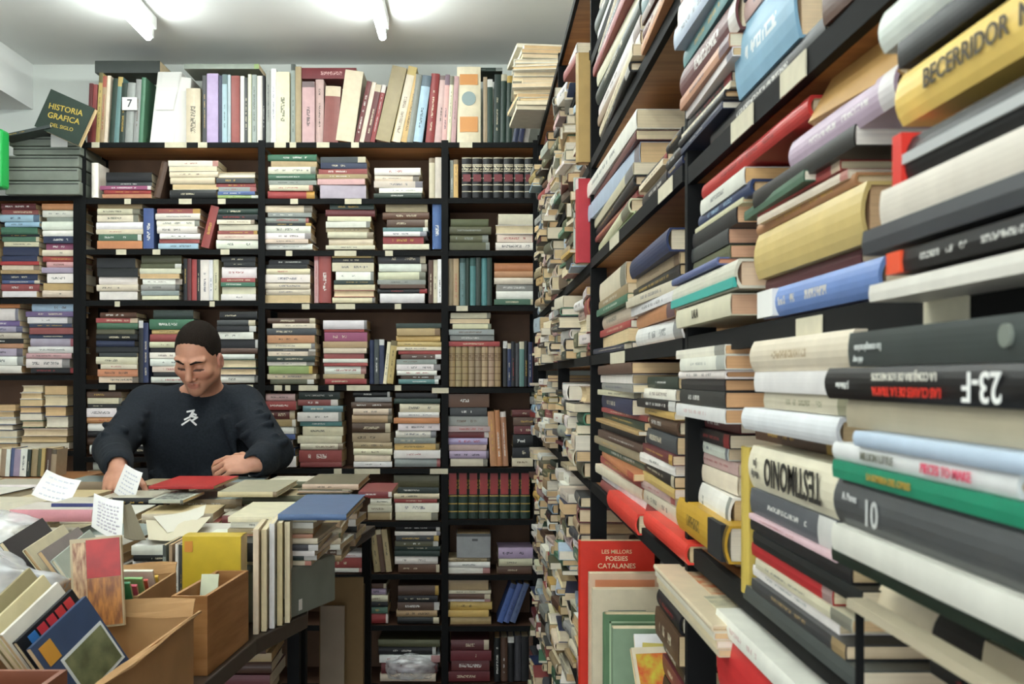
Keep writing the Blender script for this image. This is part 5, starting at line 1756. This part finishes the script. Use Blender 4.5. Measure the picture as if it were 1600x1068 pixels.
# open at the wrists and neck
for E_, W_ in ((EL, WL), (ER, WR)):
    ax = (W_ - E_) / np.linalg.norm(W_ - E_)
    Sw.cap(E_ * .04 + W_ * .96, W_ + ax * .05, .030, .032, .003, 'sub')
Sw.cap(NB_ + (0, -.01, .0), NB_ + (0, -.055, .13), .064, .085, .01, 'sub')
sl, X = Sw._box((-1.42, 2.80, .80), (-.45, 3.72, .92), 0)
Sw.a[sl] = np.maximum(Sw.a[sl], .90 - X[..., 2])
knit = simple('navy_knit', '20252c', .9, .25, 120, bump=.12, col2='181d23', spec=.25)
sw = Sw.mesh('sweatshirt', knit, man)
# ribbed collar
pts = []
for k in range(33):
    a = 2 * math.pi * k / 32
    pts.append(Vector(NB_) + Vector((.071 * math.cos(a), -.022 + .066 * math.sin(a), .030 + .018 * -math.sin(a) * -1)))
MB().tube(pts, .0085, 8).build('collar', knit, man, smooth=True)
# chest print: a small white mark of crossing strokes
dgm = bpy.context.evaluated_depsgraph_get()
btree = BVHTree.FromPolygons([v.co.copy() for v in sw.data.vertices], [tuple(p.vertices) for p in sw.data.polygons])
mk = MB()
strokes = [((293, 643), (303, 641)), ((303, 641), (297, 650)), ((297, 650), (308, 652)), ((308, 652), (300, 657)), ((285, 663), (297, 655)), ((297, 655), (306, 663)), ((289, 655), (301, 649)), ((300, 645), (306, 648))]
for (a, b_) in strokes:
    for t in [k / 5 for k in range(6)]:
        q0 = a[0] + (b_[0] - a[0]) * t
        q1 = a[1] + (b_[1] - a[1]) * t
        d = Vector(((q0 - CX) / F, 1, (CY - q1) / F)).normalized()
        hit = btree.ray_cast(Vector((0, 0, EYE)), d, 6)
        if hit[0] is None:
            continue
        c = hit[0]
        nn = hit[1] if hit[1].y < 0 else -hit[1]
        e1 = nn.orthogonal().normalized()
        e2 = nn.cross(e1)
        n0 = 8
        ring = [c + nn * .0012 + (e1 * math.cos(2 * math.pi * w / n0) + e2 * math.sin(2 * math.pi * w / n0)) * .0036 for w in range(n0)]
        mk.add(ring + [r_ - nn * .003 for r_ in ring], [tuple(range(n0)), tuple(range(n0, 2 * n0))[::-1]] + [(w, (w + 1) % n0, n0 + (w + 1) % n0, n0 + w) for w in range(n0)])
mk.build('chest_print', simple('white_print', 'e8e8e6', .7), man)
# trousers and shoes, below the table top
Tr = Field((-1.25, 3.25, .0), (-.68, 3.72, 1.0), .008)
Tr.ell((-.965, 3.475, .92), (.168, .118, .10), .04)
for s_ in (-1, 1):
    hx = -.965 + .088 * s_
    Tr.cap((hx, 3.48, .88), (hx + .01 * s_, 3.47, .50), .098, .075, .03)
    Tr.cap((hx + .01 * s_, 3.47, .50), (hx + .012 * s_, 3.50, .09), .075, .062, .02)
Tr.mesh('trousers', simple('dark_denim', '23262e', .9, .2, 60), man)
for s_ in (-1, 1):
    hx = -.965 + .1 * s_
    Sh = Field((hx - .12, 3.22, 0), (hx + .12, 3.66, .16), .006)
    Sh.cap((hx, 3.53, .050), (hx + .018 * s_, 3.34, .042), .047, .040, .03)
    Sh.a = np.maximum(Sh.a, (.004 - Sh._box(Sh.lo, Sh.lo + Sh.n * Sh.h, 0)[1][..., 2])[:Sh.n[0], :Sh.n[1], :Sh.n[2]])
    Sh.mesh('shoe', MAT['black'], man)
# ---------------------------------------------------------------- which books become objects of their own
def make_all_books():
    Vs, Fs, own = [], [], []
    for i, b in enumerate(BOOKS):
        V, Fc = book_geo(b, 'all')[:2]
        A = np.array(b['M'])
        n = len(Vs)
        Vs += (np.array(V) @ A[:3, :3].T + A[:3, 3]).tolist()
        Fs += [tuple(k + n for k in f) for f in Fc]
        own += [i] * len(Fc)
    for o in OCCLUDERS:
        n = len(Vs)
        mw = o.matrix_world
        Vs += [tuple(mw @ v.co) for v in o.data.vertices]
        Fs += [tuple(k + n for k in p.vertices) for p in o.data.polygons]
        own += [-1] * len(o.data.polygons)
    tree = BVHTree.FromPolygons(Vs, Fs)
    hits = {}
    origin = Vector((0, 0, EYE))
    for py in range(2, 1068, 5):
        for qx in range(2, 1600, 5):
            d = Vector(((qx - CX) / F, 1, (CY - py) / F)).normalized()
            loc, nrm, idx, dist = tree.ray_cast(origin, d, 12)
            if idx is not None and own[idx] >= 0:
                hits[own[idx]] = hits.get(own[idx], 0) + 1
    return hits


INKS = {}


def lettering(parent, body, size, colr, M):
    cu = bpy.data.curves.new('lettering', 'FONT')
    cu.body = body
    cu.size = size
    cu.extrude = .0002
    cu.offset = size * .012
    cu.resolution_u = 3
    cu.align_x = 'CENTER'
    cu.align_y = 'CENTER'
    to = link(bpy.data.objects.new('lettering', cu))
    tm = bpy.data.meshes.new_from_object(to.evaluated_get(bpy.context.evaluated_depsgraph_get()))
    bpy.data.objects.remove(to)
    tm.materials.clear()
    if colr not in INKS:
        INKS[colr] = simple('lettering_ink', colr, .5)
    tm.materials.append(INKS[colr])
    o = link(bpy.data.objects.new('lettering', tm), parent)
    o.matrix_basis = M
    return o


bpy.context.view_layer.update()
lettering(num, '7', .045, '3a3c40', Matrix.Translation((px(202.5), YB - .0024, pz(162))) @ Matrix.Rotation(R(90), 4, 'X'))
bpy.context.view_layer.update()
OCCLUDERS = [o for o in sc.objects if o.type == 'MESH' and len(o.data.polygons) < 150000]
HITS = make_all_books()
cand = [i for i, b in enumerate(BOOKS) if b['name'] == 'book']
cand.sort(key=lambda i: (not BOOKS[i]['keep'], -HITS.get(i, 0)))
single = set(cand[:300]) | {i for i, b in enumerate(BOOKS) if b['name'] != 'book'}
used = {}
rest = []
for i, b in enumerate(BOOKS):
    if i not in single:
        rest.append((book_geo(b, 'all'), b['M'], b['L'], b['T']))
        continue
    if HITS.get(i, 0) == 0 and not b['group'] and not b['keep']:
        rest.append((book_geo(b, 'all'), b['M'], b['L'], b['T']))
        continue
    big = HITS.get(i, 0) > 25 or b['keep']
    me = geo_mesh(b['name'], [(book_geo(b, 'cover' if big else 'all'), None, b['L'], b['T'])])
    o = link(bpy.data.objects.new(b['name'], me))
    o.matrix_world = b['M']
    b['obj'] = o
    lab = b['lab']
    if not b['group']:
        used[lab] = used.get(lab, 0) + 1
        if used[lab] > 1:
            print('DUPLICATE LABEL', lab)
    if len(lab.split()) > 16:
        print('LONG', len(lab.split()), lab)
    tag(o, lab, b['cat'], b['group'])
    if big:
        pm = geo_mesh('page_block', [(book_geo(b, 'pages'), None, b['L'], b['T'])])
        link(bpy.data.objects.new('page_block', pm), o)
    if b.get('extra'):
        for nm, mb, mt in b['extra']:
            mb.build(nm, mt, o)
    if b.get('band'):
        c2 = srgb(PAL[b['band']][0])
        lo, hi = ((.02, .48) if b['band'] == 'r' else (-.1, .08))
        bm_ = MB().box(b['L'] * lo, b['L'] * hi, -.0006, .004, -b['T'] * .40, b['T'] * .40)
        bm_.build('spine_label', LABELMAT[b['band']], o)
    for (body, size, u0, colr) in b.get('cover_words') or []:
        lettering(o, body, size, colr, mat3(Vector((0, 1, 0)), Vector((1, 0, 0)), Vector((0, 0, -1)), (u0, b['W'] / 2, -b['T'] / 2 - .0005)))
    if b.get('cover_words_m'):
        fs = b.get('fs') or 1
        yv = -1 if fs > 0 else 1
        for k_, (body, size) in enumerate((('HISTORIA', .032), ('GRAFICA', .032), ('DEL SIGLO', .020))):
            lettering(o, body, size, 'b39a3c', mat3(ALB_X, ALB_Y, ALB_X.cross(ALB_Y), ALB_O - ALB_Y * (.036 * k_)))
    for (body, size, u0, v0, rot, colr) in b.get('text') or []:
        lettering(o, body, size, colr, Matrix.Translation((u0, -.0009, v0)) @ Matrix.Rotation(R(90), 4, 'X') @ Matrix.Rotation(rot, 4, 'Z') @ Matrix.Scale(b.get('squash') or 1.0, 4, (0, 1, 0)))
me = geo_mesh('books', rest, weld=False)
bo = link(bpy.data.objects.new('books', me))
tag(bo, 'densely packed small spines filling the remaining space on the shelves', 'books', None, 'stuff')
print('BOOKS', len(BOOKS), 'single', len(single), 'seen', len(HITS), 'min hits', min(HITS.get(i, 0) for i in cand[:300]))
